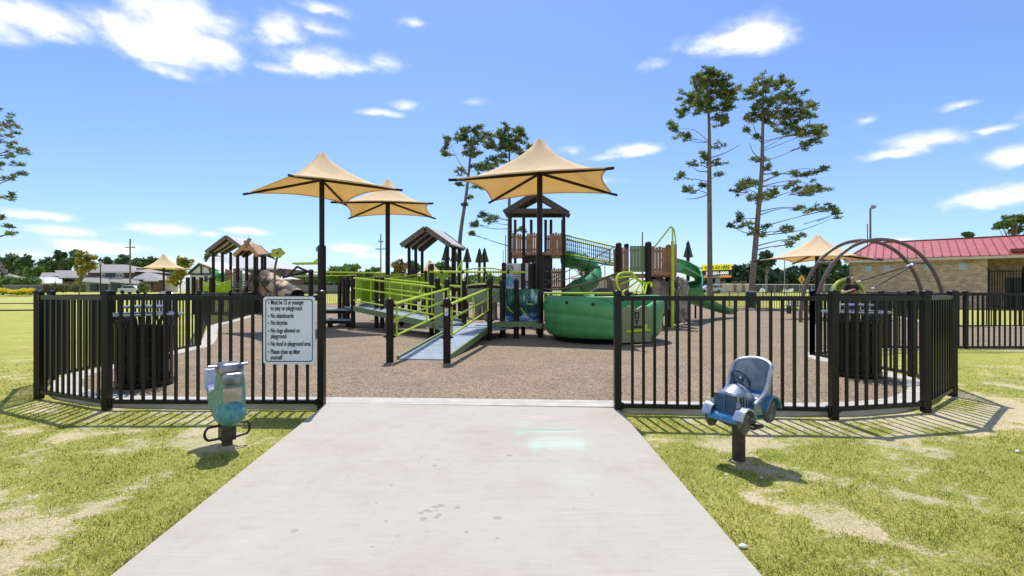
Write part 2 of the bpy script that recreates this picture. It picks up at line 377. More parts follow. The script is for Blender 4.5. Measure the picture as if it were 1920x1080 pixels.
# blades of grass round the gate, one mass
def grass():
    nb = 330000; r = np.random.RandomState(5)
    y = 1.75 + (9.5 - 1.75) * r.rand(nb) ** 1.9; x = (r.rand(nb) * 2 - 1) * (y * 1.1 + .4)
    d = dryness(x, y) + (r.rand(nb) - .5) * .4 + (fbm(x, y, 51, 3, 9.0) - .5) * 1.1
    keep = (r.rand(nb) < np.clip(1.2 - d, .16, 1)) & (r.rand(nb) > np.clip((y - 5.5) / 4, 0, .96)) & ~((x > path_l(y) - .012 + .035 * (fbm(x, y, 41, 3, 6.0) - .42)) & (x < path_r(y) + .012 - .035 * (fbm(x, y, 43, 3, 6.0) - .42)) & (y < 5.5)) & ~in_poly(x, y, inset(OUT, .02))
    x, y, d = x[keep], y[keep], d[keep]; k = len(x)
    z = GZf(y) + (fbm(x, y, 21, 3, 1.6) - .5) * .022 - .004
    a = r.rand(k) * 6.283; h = (.010 + .020 * r.rand(k) ** 2) * np.where(d < .15, 1.3, np.where(d > .6, .6, 1.0)); wd = .0017 + .0006 * y / 2; ln = .9 * h * (r.rand(k) * 1.4)
    b2 = r.rand(k) * 6.283
    V = np.zeros((k, 3, 3)); V[:, 0] = np.stack([x - np.cos(a) * wd, y - np.sin(a) * wd, z], -1); V[:, 1] = np.stack([x + np.cos(a) * wd, y + np.sin(a) * wd, z], -1)
    V[:, 2] = np.stack([x + np.cos(b2) * ln, y + np.sin(b2) * ln, z + h], -1)
    me = bpy.data.meshes.new('grass'); np_mesh(me, V.reshape(-1, 3), np.arange(3 * k).reshape(-1, 3), 3)
    at = me.attributes.new('tone', 'FLOAT', 'POINT'); at.data.foreach_set('value', np.repeat(np.clip(d * .62 + r.rand(k) * .85 - .08 + (fbm(x, y, 31, 3, 5.0) - .5) * .5, 0, 1), 3).astype(np.float32))
    m, n, l, b = nodes('grass_blade'); A = n.new('ShaderNodeAttribute'); A.attribute_name = 'tone'
    c = ramp(n, l, A.outputs['Fac'], [(.0, (.075, .13, .016)), (.34, (.28, .31, .048)), (.62, (.60, .55, .15)), (1.0, (.86, .76, .46))])
    l.new(c, b.inputs['Base Color']); b.inputs['Roughness'].default_value = .7; b.inputs['Specular IOR Level'].default_value = .2
    tr = n.new('ShaderNodeBsdfTranslucent'); l.new(c, tr.inputs[0]); mx = n.new('ShaderNodeMixShader'); mx.inputs[0].default_value = .35
    l.new(b.outputs[0], mx.inputs[1]); l.new(tr.outputs[0], mx.inputs[2]); l.new(mx.outputs[0], n['Material Output'].inputs[0])
    me.materials.append(m); o = bpy.data.objects.new('grass', me); col.objects.link(o)
    tag(o, 'short mown grass with dry straw patches round the concrete walk', 'grass', kind='stuff')
grass()

# concrete walk with its chalk drawing and stains
def walk():
    bmx = MB(); ys = np.arange(-1.0, 5.46, .2)
    ys[-1] = 5.46
    for a, c in zip(ys[:-1], ys[1:]):
        bmx.quad((path_l(a), a, pathz(a)), (path_r(a), a, pathz(a)), (path_r(c), c, pathz(c)), (path_l(c), c, pathz(c)))
        for fx in (path_l, path_r): bmx.quad((fx(a), a, pathz(a)), (fx(c), c, pathz(c)), (fx(c), c, pathz(c) - .12), (fx(a), a, pathz(a) - .12))
    m, n, l, b = nodes('walk_concrete')
    t = n.new('ShaderNodeTexCoord'); sp = n.new('ShaderNodeSeparateXYZ'); l.new(t.outputs['Object'], sp.inputs[0])
    big = noise_n(n, l, 1.3, 6, .6); mid = noise_n(n, l, 9, 5, .6); broom = noise_n(n, l, 30, 3, .6, sc=(.12, 2.2, 1)); fine = noise_n(n, l, 130, 3, .7)
    c = ramp(n, l, big, [(.3, (.375, .345, .29)), (.52, (.41, .385, .332)), (.72, (.425, .405, .358))])
    c = mixc_n(n, l, .38, c, ramp(n, l, mid, [(.28, (.86, .83, .78)), (.5, (1, 1, 1)), (.75, (1.04, 1.03, 1.03))]), 'MULTIPLY')
    c = mixc_n(n, l, .35, c, ramp(n, l, broom, [(.35, (.88, .86, .83)), (.6, (1.03, 1.03, 1.03))]), 'MULTIPLY')
    c = mixc_n(n, l, .25, c, ramp(n, l, fine, [(.3, (.75, .73, .7)), (.6, (1.05, 1.05, 1.05))]), 'MULTIPLY')
    def mm(op, *a):
        k = n.new('ShaderNodeMath'); k.operation = op
        for i, q in enumerate(a):
            if isinstance(q, (int, float)): k.inputs[i].default_value = q
            else: l.new(q, k.inputs[i])
        return k.outputs[0]
    def blob(cx, cy, rx, ry, soft=.5, wob=.5):
        nn = mid
        d = mm('SQRT', mm('ADD', mm('POWER', mm('DIVIDE', mm('SUBTRACT', sp.outputs[0], cx), rx), 2.0), mm('POWER', mm('DIVIDE', mm('SUBTRACT', sp.outputs[1], cy), ry), 2.0)))
        d = mm('ADD', d, mm('MULTIPLY', mm('SUBTRACT', nn, .5), wob))
        k = n.new('ShaderNodeMapRange'); k.interpolation_type = 'SMOOTHSTEP'; k.inputs[1].default_value = 1 + soft / 2; k.inputs[2].default_value = 1 - soft / 2; l.new(d, k.inputs[0]); return k.outputs[0]
    def yy(py): return 1.51 / ((py - 546) / F + .048)
    def at(px, py): Y = yy(py); return X(px, Y), Y
    for (px, py, rx, ry, colr, s) in ((1032, 808, .30, .05, (.30, .62, .50), .85), (975, 812, .05, .04, (.22, .60, .46), .6), (1040, 830, .24, .13, (.50, .70, .62), .75), (1005, 838, .05, .09, (.33, .64, .52), .6), (1088, 838, .05, .09, (.38, .66, .55), .5),
                                      (1020, 782, .20, .05, (.62, .40, .36), .55), (1058, 792, .12, .03, (.62, .42, .38), .4), (985, 795, .08, .08, (.45, .66, .57), .4), (1080, 895, .2, .2, (.5, .64, .58), .2), (1130, 960, .5, .25, (.53, .63, .59), .18)):
        cx, cy = at(px, py); f = mm('MULTIPLY', mm('MULTIPLY', blob(cx, cy, rx, ry, 1.2, 1.8), s * .55), ramp(n, l, broom, [(.3, (.35, .35, .35)), (.62, (1, 1, 1))])); c = mixc_n(n, l, f, c, colr)
    cx, cy = at(1035, 806); c = mixc_n(n, l, mm('MULTIPLY', blob(cx, cy, .26, .011, .9, .9), .6), c, (.18, .15, .10))
    rs = random.Random(3)
    spots = [(790, 962, .016), (800, 957, .02), (806, 959, .018), (815, 950, .018), (826, 948, .02), (818, 957, .012), (823, 965, .016), (794, 973, .018), (818, 970, .014), (858, 952, .016), (932, 971, .022), (552, 995, .018), (875, 998, .012), (955, 854, .022), (815, 873, .015), (733, 910, .012), (706, 943, .01), (653, 892, .01), (724, 977, .011), (698, 1025, .009), (745, 1005, .008), (1075, 953, .008), (844, 870, .01), (790, 856, .01), (752, 770, .012), (668, 730, .01), (1110, 928, .009), (933, 1009, .01)]
    tot = None
    for (px, py, r_) in spots:
        cx, cy = at(px, py); f = blob(cx, cy, r_ * 1.15, r_ * .95, .6, .9); tot = f if tot is None else mm('MAXIMUM', tot, f)
    c = mixc_n(n, l, mm('MULTIPLY', tot, .4), c, (.15, .12, .08))
    jn = mm('ABSOLUTE', mm('SUBTRACT', sp.outputs[1], 5.28)); k = mm('LESS_THAN', jn, .005); c = mixc_n(n, l, mm('MULTIPLY', k, .45), c, (.2, .18, .15))
    cr = mm('ABSOLUTE', mm('SUBTRACT', mm('ADD', sp.outputs[1], mm('MULTIPLY', mm('SUBTRACT', mid, .5), .18)), 3.78)); k = mm('LESS_THAN', cr, .0035); c = mixc_n(n, l, mm('MULTIPLY', k, .35), c, (.3, .26, .21))
    l.new(c, b.inputs['Base Color']); b.inputs['Roughness'].default_value = .88; b.inputs['Specular IOR Level'].default_value = .25
    bump_n(n, l, b, broom, .25, .004)
    tag(bmx.build('path', m, sharp=60), kind='structure')
walk()

# rubber play surface and its concrete curb
def tess(poly, z, mbx):
    tri = tessellate_polygon([[Vector((a, c, 0)) for a, c in poly]]); mbx.add([(a, c, z) for a, c in poly], [tuple(t) for t in tri])
o1, o2 = inset(OUT, .05), inset(OUT, .36)
def round_poly(p, it=2):
    for _ in range(it):
        q = []
        for i in range(len(p)):
            a, c = Vector(p[i]), Vector(p[(i + 1) % len(p)]); q += [tuple(a.lerp(c, .22)), tuple(a.lerp(c, .78))]
        p = q
    return p
o1, o2 = round_poly(o1), round_poly(o2)
q = MB(); N = len(o1)
for i in range(N):
    j = (i + 1) % N; a, c, e, g_ = o1[i], o1[j], o2[j], o2[i]
    q.quad((*a, .0), (*c, .0), (*e, .0), (*g_, .0)); q.quad((*a, 0), (*c, 0), (*c, -.13), (*a, -.13)); q.quad((*g_, 0), (*e, 0), (*e, -.05), (*g_, -.05))
tag(q.build('kerb', M_conc, sharp=30), kind='structure')
m, n, l, b = nodes('poured_rubber')
t = n.new('ShaderNodeTexCoord'); vo = n.new('ShaderNodeTexVoronoi'); vo.inputs['Scale'].default_value = 62; l.new(t.outputs['Object'], vo.inputs['Vector'])
sx = n.new('ShaderNodeSeparateXYZ'); l.new(vo.outputs['Color'], sx.inputs[0])
c = ramp(n, l, sx.outputs[0], [(.0, (.095, .068, .042)), (.3, (.19, .14, .09)), (.62, (.27, .21, .14)), (.95, (.37, .30, .21))])
c = mixc_n(n, l, .8, c, ramp(n, l, noise_n(n, l, 1.1, 5, .6), [(.3, (.80, .79, .79)), (.7, (1.1, 1.09, 1.08))]), 'MULTIPLY')
c = mixc_n(n, l, .5, c, ramp(n, l, noise_n(n, l, 14, 4, .6), [(.3, (.72, .70, .69)), (.7, (1.12, 1.1, 1.1))]), 'MULTIPLY')
l.new(c, b.inputs['Base Color']); b.inputs['Roughness'].default_value = .85; b.inputs['Specular IOR Level'].default_value = .25
bump_n(n, l, b, vo.outputs['Distance'], .55, .012)
q = MB(); tess(o2, -.006, q); tag(q.build('play_surface', m, smooth=False), kind='structure')

# ------------------------------------------------------------------ fences
def fence(name, pts, label, cat='fence', group=None, post=.071, top=1.25, pick=.028, gap=.120, skip=(), rail=.045):
    t = thing(name, (pts[0][0], pts[0][1], gz(pts[0][1])), label, cat, group)
    for (x, y) in pts:
        a = MB(); z0 = gz(y) - .05; a.box((x, y, (z0 + top - .02) / 2), (post, post, top - .02 - z0)); a.box((x, y, top - .012), (post + .012, post + .012, .02))
        a.lathe([(post * .62, 0), (post * .4, .012), (.001, .018)], (x, y, top - .002), 4, R(45), R(405)); a.build('post', M_black, t)
    for i in range(len(pts) - 1):
        if i in skip: continue
        p, q = Vector((*pts[i], 0)), Vector((*pts[i + 1], 0)); d = q - p; ln = d.length; d.normalize(); a = MB(); p2, q2 = p + d * post / 2, q - d * post / 2
        for z, h in ((top - .075, .05), (.025, .042)): a.beam(p2 + Vector((0, 0, z)), q2 + Vector((0, 0, z)), rail, h)
        k = max(1, round((ln - post) / gap)); rz = math.atan2(d.y, d.x)
        for j in range(1, k):
            c = p + d * (post / 2 + (ln - post) * j / k + rng.uniform(-.003, .003)); a.box((c.x, c.y, (top - .1 + .046) / 2), (pick, pick * .8, top - .1 - .046), rz)
        a.build('picket_panel', M_black, t)
        if p.length < 9:
            for e, sg in ((p, 1), (q, -1)):
                for z in (top - .075, .025): a = MB(); a.beam(e + d * sg * post * .5 + Vector((0, 0, z)), e + d * sg * (post * .5 + .03) + Vector((0, 0, z)), rail + .014, .062); a.build('rail_bracket', M_black, t)
    return t
fence('picket_fence', OUT[0:9], 'black metal picket fence bending round the litter bin left of the gateway')
fence('picket_fence', [OUT[27], OUT[26], OUT[25], OUT[24], OUT[23], OUT[22]], 'black metal picket fence bending round the litter bin behind the car spring rider')
def subdiv(p, q, L_=2.4):
    p, q = Vector(p), Vector(q); k = max(1, round((q - p).length / L_)); return [tuple(p.lerp(q, i / k)) for i in range(k)]
pts = subdiv(OUT[22], OUT[21]) + subdiv(OUT[21], OUT[20], 1.86) + [OUT[20]]
fence('picket_fence', pts, 'black metal picket fence crossing the right edge in front of a brown play area')
pts = []
for i in range(17, 13, -1): pts += subdiv(OUT[i], OUT[i - 1]) if i > 14 else [OUT[14]]
fence('picket_fence', [(21, 17.0), (18.3, 17.1)] + pts, 'far black picket fence between the swing arches and the brick building', gap=.16)
pts = []
for i in range(14, 9, -1): pts += subdiv(OUT[i], OUT[i - 1], 3.0)
fence('picket_fence', pts + [OUT[9]], 'long black picket fence closing off the far side of the playground', gap=.2)
fence('picket_fence', subdiv(OUT[9], OUT[8], 3) + [OUT[8]], 'black picket fence beside the small toddler play structure', gap=.16)

# ------------------------------------------------------------------ rules sign on the left fence
def sign():
    Y = 5.29; cx, cz = X(542.5, Y), Z(619.5, Y); W, H = 97 / F * Y, 127 / F * Y
    t = thing('rules_sign', (cx, Y, cz - H / 2), 'white rules sign with black lettering hung on the fence by the gateway', 'sign')
    a = MB(); a.prism(rrect(W, H, .035), (cx, Y, cz), (1, 0, 0), (0, 0, 1), .004); a.build('board', M_signw, t)
    a = MB(); o = rrect(W * .915, H * .925, .03, 5); i_ = rrect(W * .885, H * .90, .026, 5); k = len(o)
    vs = [(cx + p[0], Y - .006, cz + p[1]) for p in o + i_]; a.add(vs, [(j, (j + 1) % k, k + (j + 1) % k, k + j) for j in range(k)]); a.build('border', M_ink, t, smooth=False)
    s = 127 / 930.0; S = F / Y
    y0 = 556; lines = [("Must be 12 or younger", 567.5, 1), ("to play on playground", 578.3, 0), ("No skateboards", 592.5, 1), ("No bicycles", 605.5, 1), ("No dogs allowed on", 620.2, 1), ("playground", 630.7, 0), ("No food in playground area", 645, 1), ("Please clean up after", 659.8, 1), ("yourself", 670.5, 0)]
    for body, py, bul in lines:
        text(body, 'lettering', M_ink, t, (X(508, Y), Y - .0065, Z(py + 3.4, Y)), .070, .555, ext=.0005, bold=.0016)
        if bul:
            d = MB(); d.prism([(.0085 * math.cos(k * .785), .0085 * math.sin(k * .785)) for k in range(8)], (X(504, Y), Y - .006, Z(py, Y)), (1, 0, 0), (0, 0, 1), .001); d.build('bullet_mark', M_ink, t)
    b_ = MB()
    for px, py in ((505, 558), (578, 557), (497, 681), (576, 681)): b_.tube([P(px, py, Y - .01), P(px, py, Y + .02)], .006, 8)
    b_.build('bolt', M_steel, t)
    q = MB(); q.tube([P(550, 656, Y - .006), P(557, 664, Y - .006)], .004, 5); q.build('scratch', M_ink, t)
sign()
# ------------------------------------------------------------------ spring riders
def bevel(o, w_=.02, seg=3, ang=30):
    b = o.modifiers.new('bevel', 'BEVEL'); b.width = w_; b.segments = seg; b.limit_method = 'ANGLE'; b.angle_limit = R(ang); return o
M_teal = mat('worn_teal_paint', (.06, .21, .165), rough=.42, c2=(.17, .32, .23), scale=24, lo=.38, hi=.66, bump=.3, bscale=45)
M_tealb = mat('worn_blue_green_paint', (.05, .20, .24), rough=.36, c2=(.10, .29, .27), scale=24, lo=.4, hi=.62, bump=.2, bscale=40)
M_gcowl = mat('worn_grey_paint', (.10, .11, .13), rough=.34, metal=.5, c2=(.34, .35, .38), scale=10, lo=.4, hi=.7)
M_cream = mat('faded_cream_paint', (.30, .26, .17), rough=.5, c2=(.46, .42, .31), scale=16)
M_lav = mat('faded_lavender_seat', (.28, .30, .46), rough=.4, c2=(.50, .52, .62), scale=8)
M_blue = mat('worn_blue_paint', (.030, .17, .38), rough=.36, metal=.3, c2=(.09, .25, .42), scale=30, lo=.35, hi=.7, bump=.1, bscale=30)
M_silver = mat('bare_silver_metal', (.20, .26, .34), rough=.34, metal=.6, c2=(.46, .50, .54), scale=9, lo=.4, hi=.66)
M_dkblue = mat('dark_blue_metal', (.02, .035, .055), rough=.4, metal=.4, c2=(.07, .12, .17), scale=14)
M_sand = mat('packed_sand', (.34, .27, .17), rough=.95, var=.25, scale=25, bump=.6, bscale=50)
M_wheel = mat('grey_wheel', (.035, .034, .03), rough=.6, c2=(.13, .125, .10), scale=14)

def frame(B, ang, k=1.0, kv=None):
    kv = k if kv is None else kv
    f = Vector((math.cos(ang), math.sin(ang), 0)); s = Vector((-f.y, f.x, 0)); B = Vector(B)
    return (lambda u, v, h: B + f * u * k + s * v * kv + Vector((0, 0, h))), f, s
def motorcycle_rider():
    Y = 4.22; B = (X(426, Y), Y, gz(Y)); L_, f, s = frame(B, R(-44), .88); rz = R(-44)
    t = thing('spring_rider', B, 'worn teal motorcycle spring rider on a short brown post in the lawn', 'spring rider')
    def slab(name, pts, w_, m, bv=.035, par=t):
        a = MB(); a.prism(pts, L_(0, -w_ / 2, 0), f, (0, 0, 1), -w_); o = a.build(name, m, par); return bevel(o, bv, 4, 25)
    body = slab('body', [(.16, .40), (.15, .57), (.10, .68), (.0, .69), (-.06, .60), (-.10, .50), (-.22, .475), (-.28, .50), (-.33, .48), (-.32, .40), (-.22, .29), (-.06, .22), (.06, .215), (.14, .27)], .19, M_teal)
    slab('seat', [(-.09, .51), (-.21, .485), (-.26, .54), (-.29, .655), (-.335, .66), (-.35, .58), (-.33, .47), (-.2, .455), (-.09, .48)], .22, M_lav, .02)
    a = MB(); a.box(L_(.06, 0, .69), (.20, .19, .11), rz); bevel(a.build('cowl', M_gcowl, t), .045, 4)
    a = MB(); a.box(L_(.165, 0, .615), (.11, .165, .105), rz); bevel(a.build('headlight', M_gcowl, t), .035, 4)
    a = MB(); a.box(L_(.155, 0, .475), (.06, .15, .14), tilt=Matrix.Rotation(rz, 3, 'Z') @ Matrix.Rotation(R(8), 3, 'Y')); bevel(a.build('front_panel', M_cream, t), .02, 3)
    a = MB(); a.sphere(L_(.11, 0, .315), (.135, .118, .115), 20, 12, Matrix.Rotation(rz, 3, 'Z')); ff = a.build('front_fender', M_tealb, t)
    a = MB(); a.tube([L_(.13 + .095 * math.cos(x), -.0 + .09 * math.sin(x), .335 + .03 * math.cos(x)) for x in np.linspace(-1.4, 1.4, 9)], .012, 6); a.build('trim_line', M_silver, ff)
    a = MB(); a.tube([L_(.03, -.175, .715), L_(.04, 0, .71), L_(.03, .175, .715)], .0125, 10); a.build('handlebar', M_silver, t)
    for sg in (-1, 1):
        a = MB(); pts = []
        for k in range(9): x = R(-90 + 22.5 * k); pts.append(L_(.02, sg * (.155 + .045 * math.cos(x)), .145 + .055 * math.sin(x)))
        pts = [L_(.02, sg * .045, .085 - .005 * sg)] + pts + [L_(.02, sg * .045, .20)]
        a.tube(smooth_pts(pts, 2), .011, 8); a.build('footrest', M_rust, t)
    a = MB(); a.box(L_(0, 0, .15), (.115, .115, .17), rz); bevel(a.build('bracket', M_rust, t), .008, 2)
    a = MB(); a.cyl(L_(0, 0, -.05), .043, .16, 16); a.build('post', M_rust, t)
    a = MB(); a.sphere(L_(0, 0, -.03), (.10, .10, .055), 16, 8); a.build('footing', M_sand, t)
motorcycle_rider()

def car_rider():
    Y = 3.9; B = (X(1385, Y), Y, gz(Y)); ang = R(-150); K = .80; L_, f, s = frame(B, ang, K, .66); RZ = Matrix.Rotation(ang, 3, 'Z')
    t = thing('spring_rider', B, 'worn blue antique car spring rider with a curved seat on a post', 'spring rider')
    def sec(name, secs, m, par=t, bv=.012):       # loft of cross sections (u, [(v, h)...])
        a = MB(); k = len(secs[0][1]); vs = []; fs = []
        for u, pr in secs: vs += [L_(u, v, h) for v, h in pr]
        for i in range(len(secs) - 1):
            for j in range(k): fs.append((i * k + j, i * k + (j + 1) % k, (i + 1) * k + (j + 1) % k, (i + 1) * k + j))
        fs += [tuple(range(k)), tuple(range((len(secs) - 1) * k, len(secs) * k))[::-1]]; a.add(vs, fs); return bevel(a.build(name, m, par), bv, 2, 30)
    hood = lambda w_, b_, sh, rg: [(p * 1.3, q) for p, q in [(-w_, b_), (w_, b_), (w_ * 1.02, sh), (w_ * .55, sh + (rg - sh) * .7), (0, rg), (-w_ * .55, sh + (rg - sh) * .7), (-w_ * 1.02, sh)]]
    hd = sec('hood', [(.205, hood(.10, .40, .555, .575)), (.15, hood(.105, .40, .565, .605)), (.02, hood(.125, .40, .575, .635)), (-.03, hood(.13, .40, .55, .61))], M_silver)
    a = MB(); a.box(L_(.208, 0, .482), (.012, .20, .15), tilt=RZ); gr = a.build('grille', M_dkblue, t)
    a = MB()
    for k in range(6): a.box(L_(.216, 0, .422 + .024 * k), (.006, .18, .007), tilt=RZ)
    for k in range(7): a.box(L_(.2165, -.10 + .033 * k, .482), (.005, .006, .13), tilt=RZ)
    a.box(L_(.219, 0, .482), (.008, .012, .15), tilt=RZ); a.build('grille_bar', mat('dull_blue_bar', (.03, .10, .19), rough=.45, metal=.3), gr)
    for sg in (-1, 1):
        a = MB()
        for k in range(4): a.box(L_(.03 + .035 * k, sg * .158 - sg * .02 * (k / 6), .50), (.012, .006, .09), tilt=RZ)
        a.build('vent', M_dkblue, hd)
        a = MB(); a.tube([L_(.19, sg * .165, .49), L_(.215, sg * .165, .49)], [.018, .024], 12); a.build('headlight', M_silver, t)
    sec('apron', [(.27, [(-.205, .352), (.205, .352), (.205, .372), (-.205, .372)]), (.255, [(-.21, .35), (.21, .35), (.21, .405), (-.21, .405)]), (.19, [(-.21, .35), (.21, .35), (.20, .43), (-.20, .43)]), (.05, [(-.15, .36), (.15, .36), (.15, .44), (-.15, .44)])], M_blue)
    sec('tub', [(.06, [(-.15, .34), (.15, .34), (.17, .46), (-.17, .46)]), (-.05, [(-.17, .34), (.17, .34), (.21, .47), (-.21, .47)]), (-.27, [(-.17, .35), (.17, .35), (.22, .56), (-.22, .56)])], M_blue)
    a = MB(); a.box(L_(-.13, 0, .50), (.17, .32, .07), tilt=RZ); bevel(a.build('cushion', M_silver, t), .025, 3)
    # curved seat shell
    plan = smooth_pts([(p, q * 1.28, r_) for p, q, r_ in [(.03, .175, .49), (-.06, .19, .535), (-.13, .198, .60), (-.18, .20, .70), (-.235, .185, .775), (-.275, .11, .805), (-.29, 0, .817), (-.275, -.11, .805), (-.235, -.185, .775), (-.18, -.20, .70), (-.13, -.198, .60), (-.06, -.19, .535), (.03, -.175, .49)]], 4)
    a = MB(); vs = []; n = len(plan)
    for i, p in enumerate(plan):
        tt = (plan[min(i + 1, n - 1)] - plan[max(i - 1, 0)]); nn = Vector((tt.y, -tt.x, 0)).normalized() * .012
        lean = .88
        for sgn in (-1, 1):
            for h, k in ((.40, lean), (.55 if p.z > .6 else (p.z + .4) / 2, .95), (p.z, 1.0)):
                vs.append(L_(p.x * k + sgn * nn.x - (.0 if p.x > -.1 else 0), p.y * k + sgn * nn.y, h))
    fs = []
    for i in range(n - 1):
        o, q = i * 6, (i + 1) * 6
        for x, y in ((0, 1), (1, 2), (2, 5), (5, 4), (4, 3), (3, 0)): fs.append((o + x, o + y, q + y, q + x))
    fs += [(0, 1, 4, 3), (1, 2, 5, 4)]; e = (n - 1) * 6; fs += [(e, e + 3, e + 4, e + 1), (e + 1, e + 4, e + 5, e + 2)]
    a.add(vs, fs); sb = a.build('seat_back', mat('worn_grey_blue_seat', (.13, .19, .27), rough=.36, metal=.45, c2=(.24, .31, .39), scale=14), t, sharp=50)
    a = MB(); a.tube([L_(p.x, p.y, p.z) for p in plan], .0155, 8); a.build('seat_rim', M_silver, sb)
    # steering wheel
    ax = Vector((-.75, 0, .66)).normalized(); c = (-.035, .0, .655); a = MB(); e1 = Vector((0, 1, 0)); e2 = ax.cross(e1); pts = []
    for k in range(28): x = 2 * math.pi * k / 28; q = Vector(c) + (e1 * math.cos(x) + e2 * math.sin(x)) * .105; pts.append(L_(*q))
    a.tube(pts, .0115, 8, closed=True)
    for x in (R(90), R(210), R(330)): a.tube([L_(*c), L_(*(Vector(c) + (e1 * math.cos(x) + e2 * math.sin(x)) * .1))], .008, 6)
    a.sphere(L_(*c), .025, 10, 6); wh = a.build('steering_wheel', M_dkblue, t)
    a = MB(); a.tube([L_(*c), L_(.06, 0, .55)], .012, 8); a.build('column', M_gcowl, wh)
    for (u, v, h, r_) in ((.175, .215, .365, .092), (.175, -.215, .365, .092), (-.20, .235, .425, .10), (-.20, -.235, .425, .10)):
        a = MB(); k = 24; sg = 1 if v > 0 else -1
        prof = [(.0, .028), (.03, .03), (.035, .018), (r_ * .72, .014), (r_ * .78, .022), (r_ * .95, .02), (r_, .01), (r_, -.01), (r_ * .9, -.02), (0, -.02)]
        vs = [L_(u + rr * math.cos(2 * math.pi * j / k), v + sg * d, h + rr * math.sin(2 * math.pi * j / k)) for j in range(k) for rr, d in prof]; q = len(prof)
        a.add(vs, [(j * q + i, ((j + 1) % k) * q + i, ((j + 1) % k) * q + i + 1, j * q + i + 1) for j in range(k) for i in range(q - 1)]); wl = a.build('wheel', M_wheel, t)
        a = MB()
        for j in range(8): x = j * math.pi / 4; a.tube([L_(u + .03 * math.cos(x), v + sg * .017, h + .03 * math.sin(x)), L_(u + r_ * .74 * math.cos(x), v + sg * .017, h + r_ * .74 * math.sin(x))], .006, 5)
        a.build('spoke', M_gcowl, wl)
        a = MB(); r1, r2 = r_ + .008, r_ + .022; ar = [R(x) for x in range(12 if u > 0 else 5, 178, 12)]
        poly = [(u + r2 * math.cos(x), h + r2 * math.sin(x)) for x in ar] + [(u + r1 * math.cos(x), h + r1 * math.sin(x)) for x in ar[::-1]]
        a.prism([(K * p, q) for p, q in poly], L_(0, v - .05, 0), f, (0, 0, 1), -.08); a.build('fender', M_silver if u > 0 else M_blue, t)
    for sg in (-1, 1):
        a = MB(); pts = [L_(.03, sg * .10, .30), L_(.03, sg * .22, .30)] + [L_(.03 - .055 + .055 * math.cos(x), sg * (.22 + .05 * math.sin(x)), .30 + .02 * math.sin(x)) for x in np.linspace(.4, 2.8, 6)] + [L_(-.08, sg * .22, .31), L_(-.08, sg * .10, .30)]
        a.tube(pts, .012, 8); a.build('footrest', M_rust, t)
    a = MB(); a.box(L_(-.02, 0, .325), (.24, .13, .05), tilt=RZ); bevel(a.build('bracket', M_rust, t), .006, 2)
    a = MB(); a.cyl(L_(0, 0, -.05), .05, .36, 20); a.build('post', M_rust, t)
    a = MB(); a.sphere(L_(0, 0, -.03), (.13, .11, .045), 16, 8); a.build('footing', M_sand, t)
car_rider()

# ------------------------------------------------------------------ litter bins
M_binlip = mat('bin_lip_glint', (.30, .31, .33), rough=.22, metal=.6, var=.1)  # pale metal tone stands in for sun glints on the bin rims
def litter_bin(x, y, label, r=.315, h=.94):
    t = thing('litter_bin', (x, y, 0), label, 'litter bin', 'flared slatted litter bins')
    a = MB()
    for k in range(30):
        th = 2 * math.pi * k / 30; c, s = math.cos(th), math.sin(th); w_ = .019; tx, ty = -s * w_, c * w_
        prof = [(r, .06), (r, h * .82), (r + .015, h * .88), (r + .06, h * .95), (r + .10, h)]
        vs = []
        for rr, z in prof: vs += [(x + rr * c - tx, y + rr * s - ty, z), (x + rr * c + tx, y + rr * s + ty, z), (x + (rr - .008) * c + tx, y + (rr - .008) * s + ty, z), (x + (rr - .008) * c - tx, y + (rr - .008) * s - ty, z)]
        fs = [(i * 4 + j, i * 4 + (j + 1) % 4, i * 4 + 4 + (j + 1) % 4, i * 4 + 4 + j) for i in range(4) for j in range(4)] + [(0, 1, 2, 3), (16, 17, 18, 19)]
        a.add(vs, fs)
    a.build('slat_body', M_black, t)
    a = MB()
    for z in (.12, .36, .62): a.lathe([(r - .012, z - .02), (r - .012, z + .02), (r - .02, z + .02), (r - .02, z - .02), (r - .012, z - .02)], (x, y, 0), 30)
    a.lathe([(r + .012, .02), (r + .012, .075), (r - .02, .075), (r - .02, .02), (r + .012, .02)], (x, y, 0), 32); a.cyl((x, y, .02), r - .02, .02, 24); a.build('band', M_black, t)
    a = MB(); a.tube([(x + (r + .105) * math.cos(2 * math.pi * k / 36), y + (r + .105) * math.sin(2 * math.pi * k / 36), h + .006) for k in range(36)], .014, 8, closed=True); a.build('lip', M_binlip, t)
    a = MB(); a.lathe([(r * .74, .05), (r * .74, h * .84), (r * .66, h * .84)], (x, y, 0), 28); a.build('liner', M_black, t)
    a = MB(); zc = h + .10; a.lathe([(.155, zc), (.23, zc - .012), (.24, zc + .004), (.23, zc + .02), (.155, zc + .012), (.155, zc)], (x, y, 0), 30); li = a.build('lid_ring', M_binlip, t)
    a = MB()
    for k in range(4): th = R(45 + 90 * k); c, s = math.cos(th), math.sin(th); a.tube([(x + .225 * c, y + .225 * s, zc), (x + .3 * c, y + .3 * s, h - .08), (x + r * .98 * c, y + r * .98 * s, h - .14)], .009, 6)
    a.build('lid_bracket', M_black, li)
litter_bin(X(271, 6.46), 6.46, 'flared slatted litter bin behind the fence left of the rules sign')
litter_bin(X(1604, 7.2), 7.2, 'flared slatted litter bin behind the fence below the swing arches')

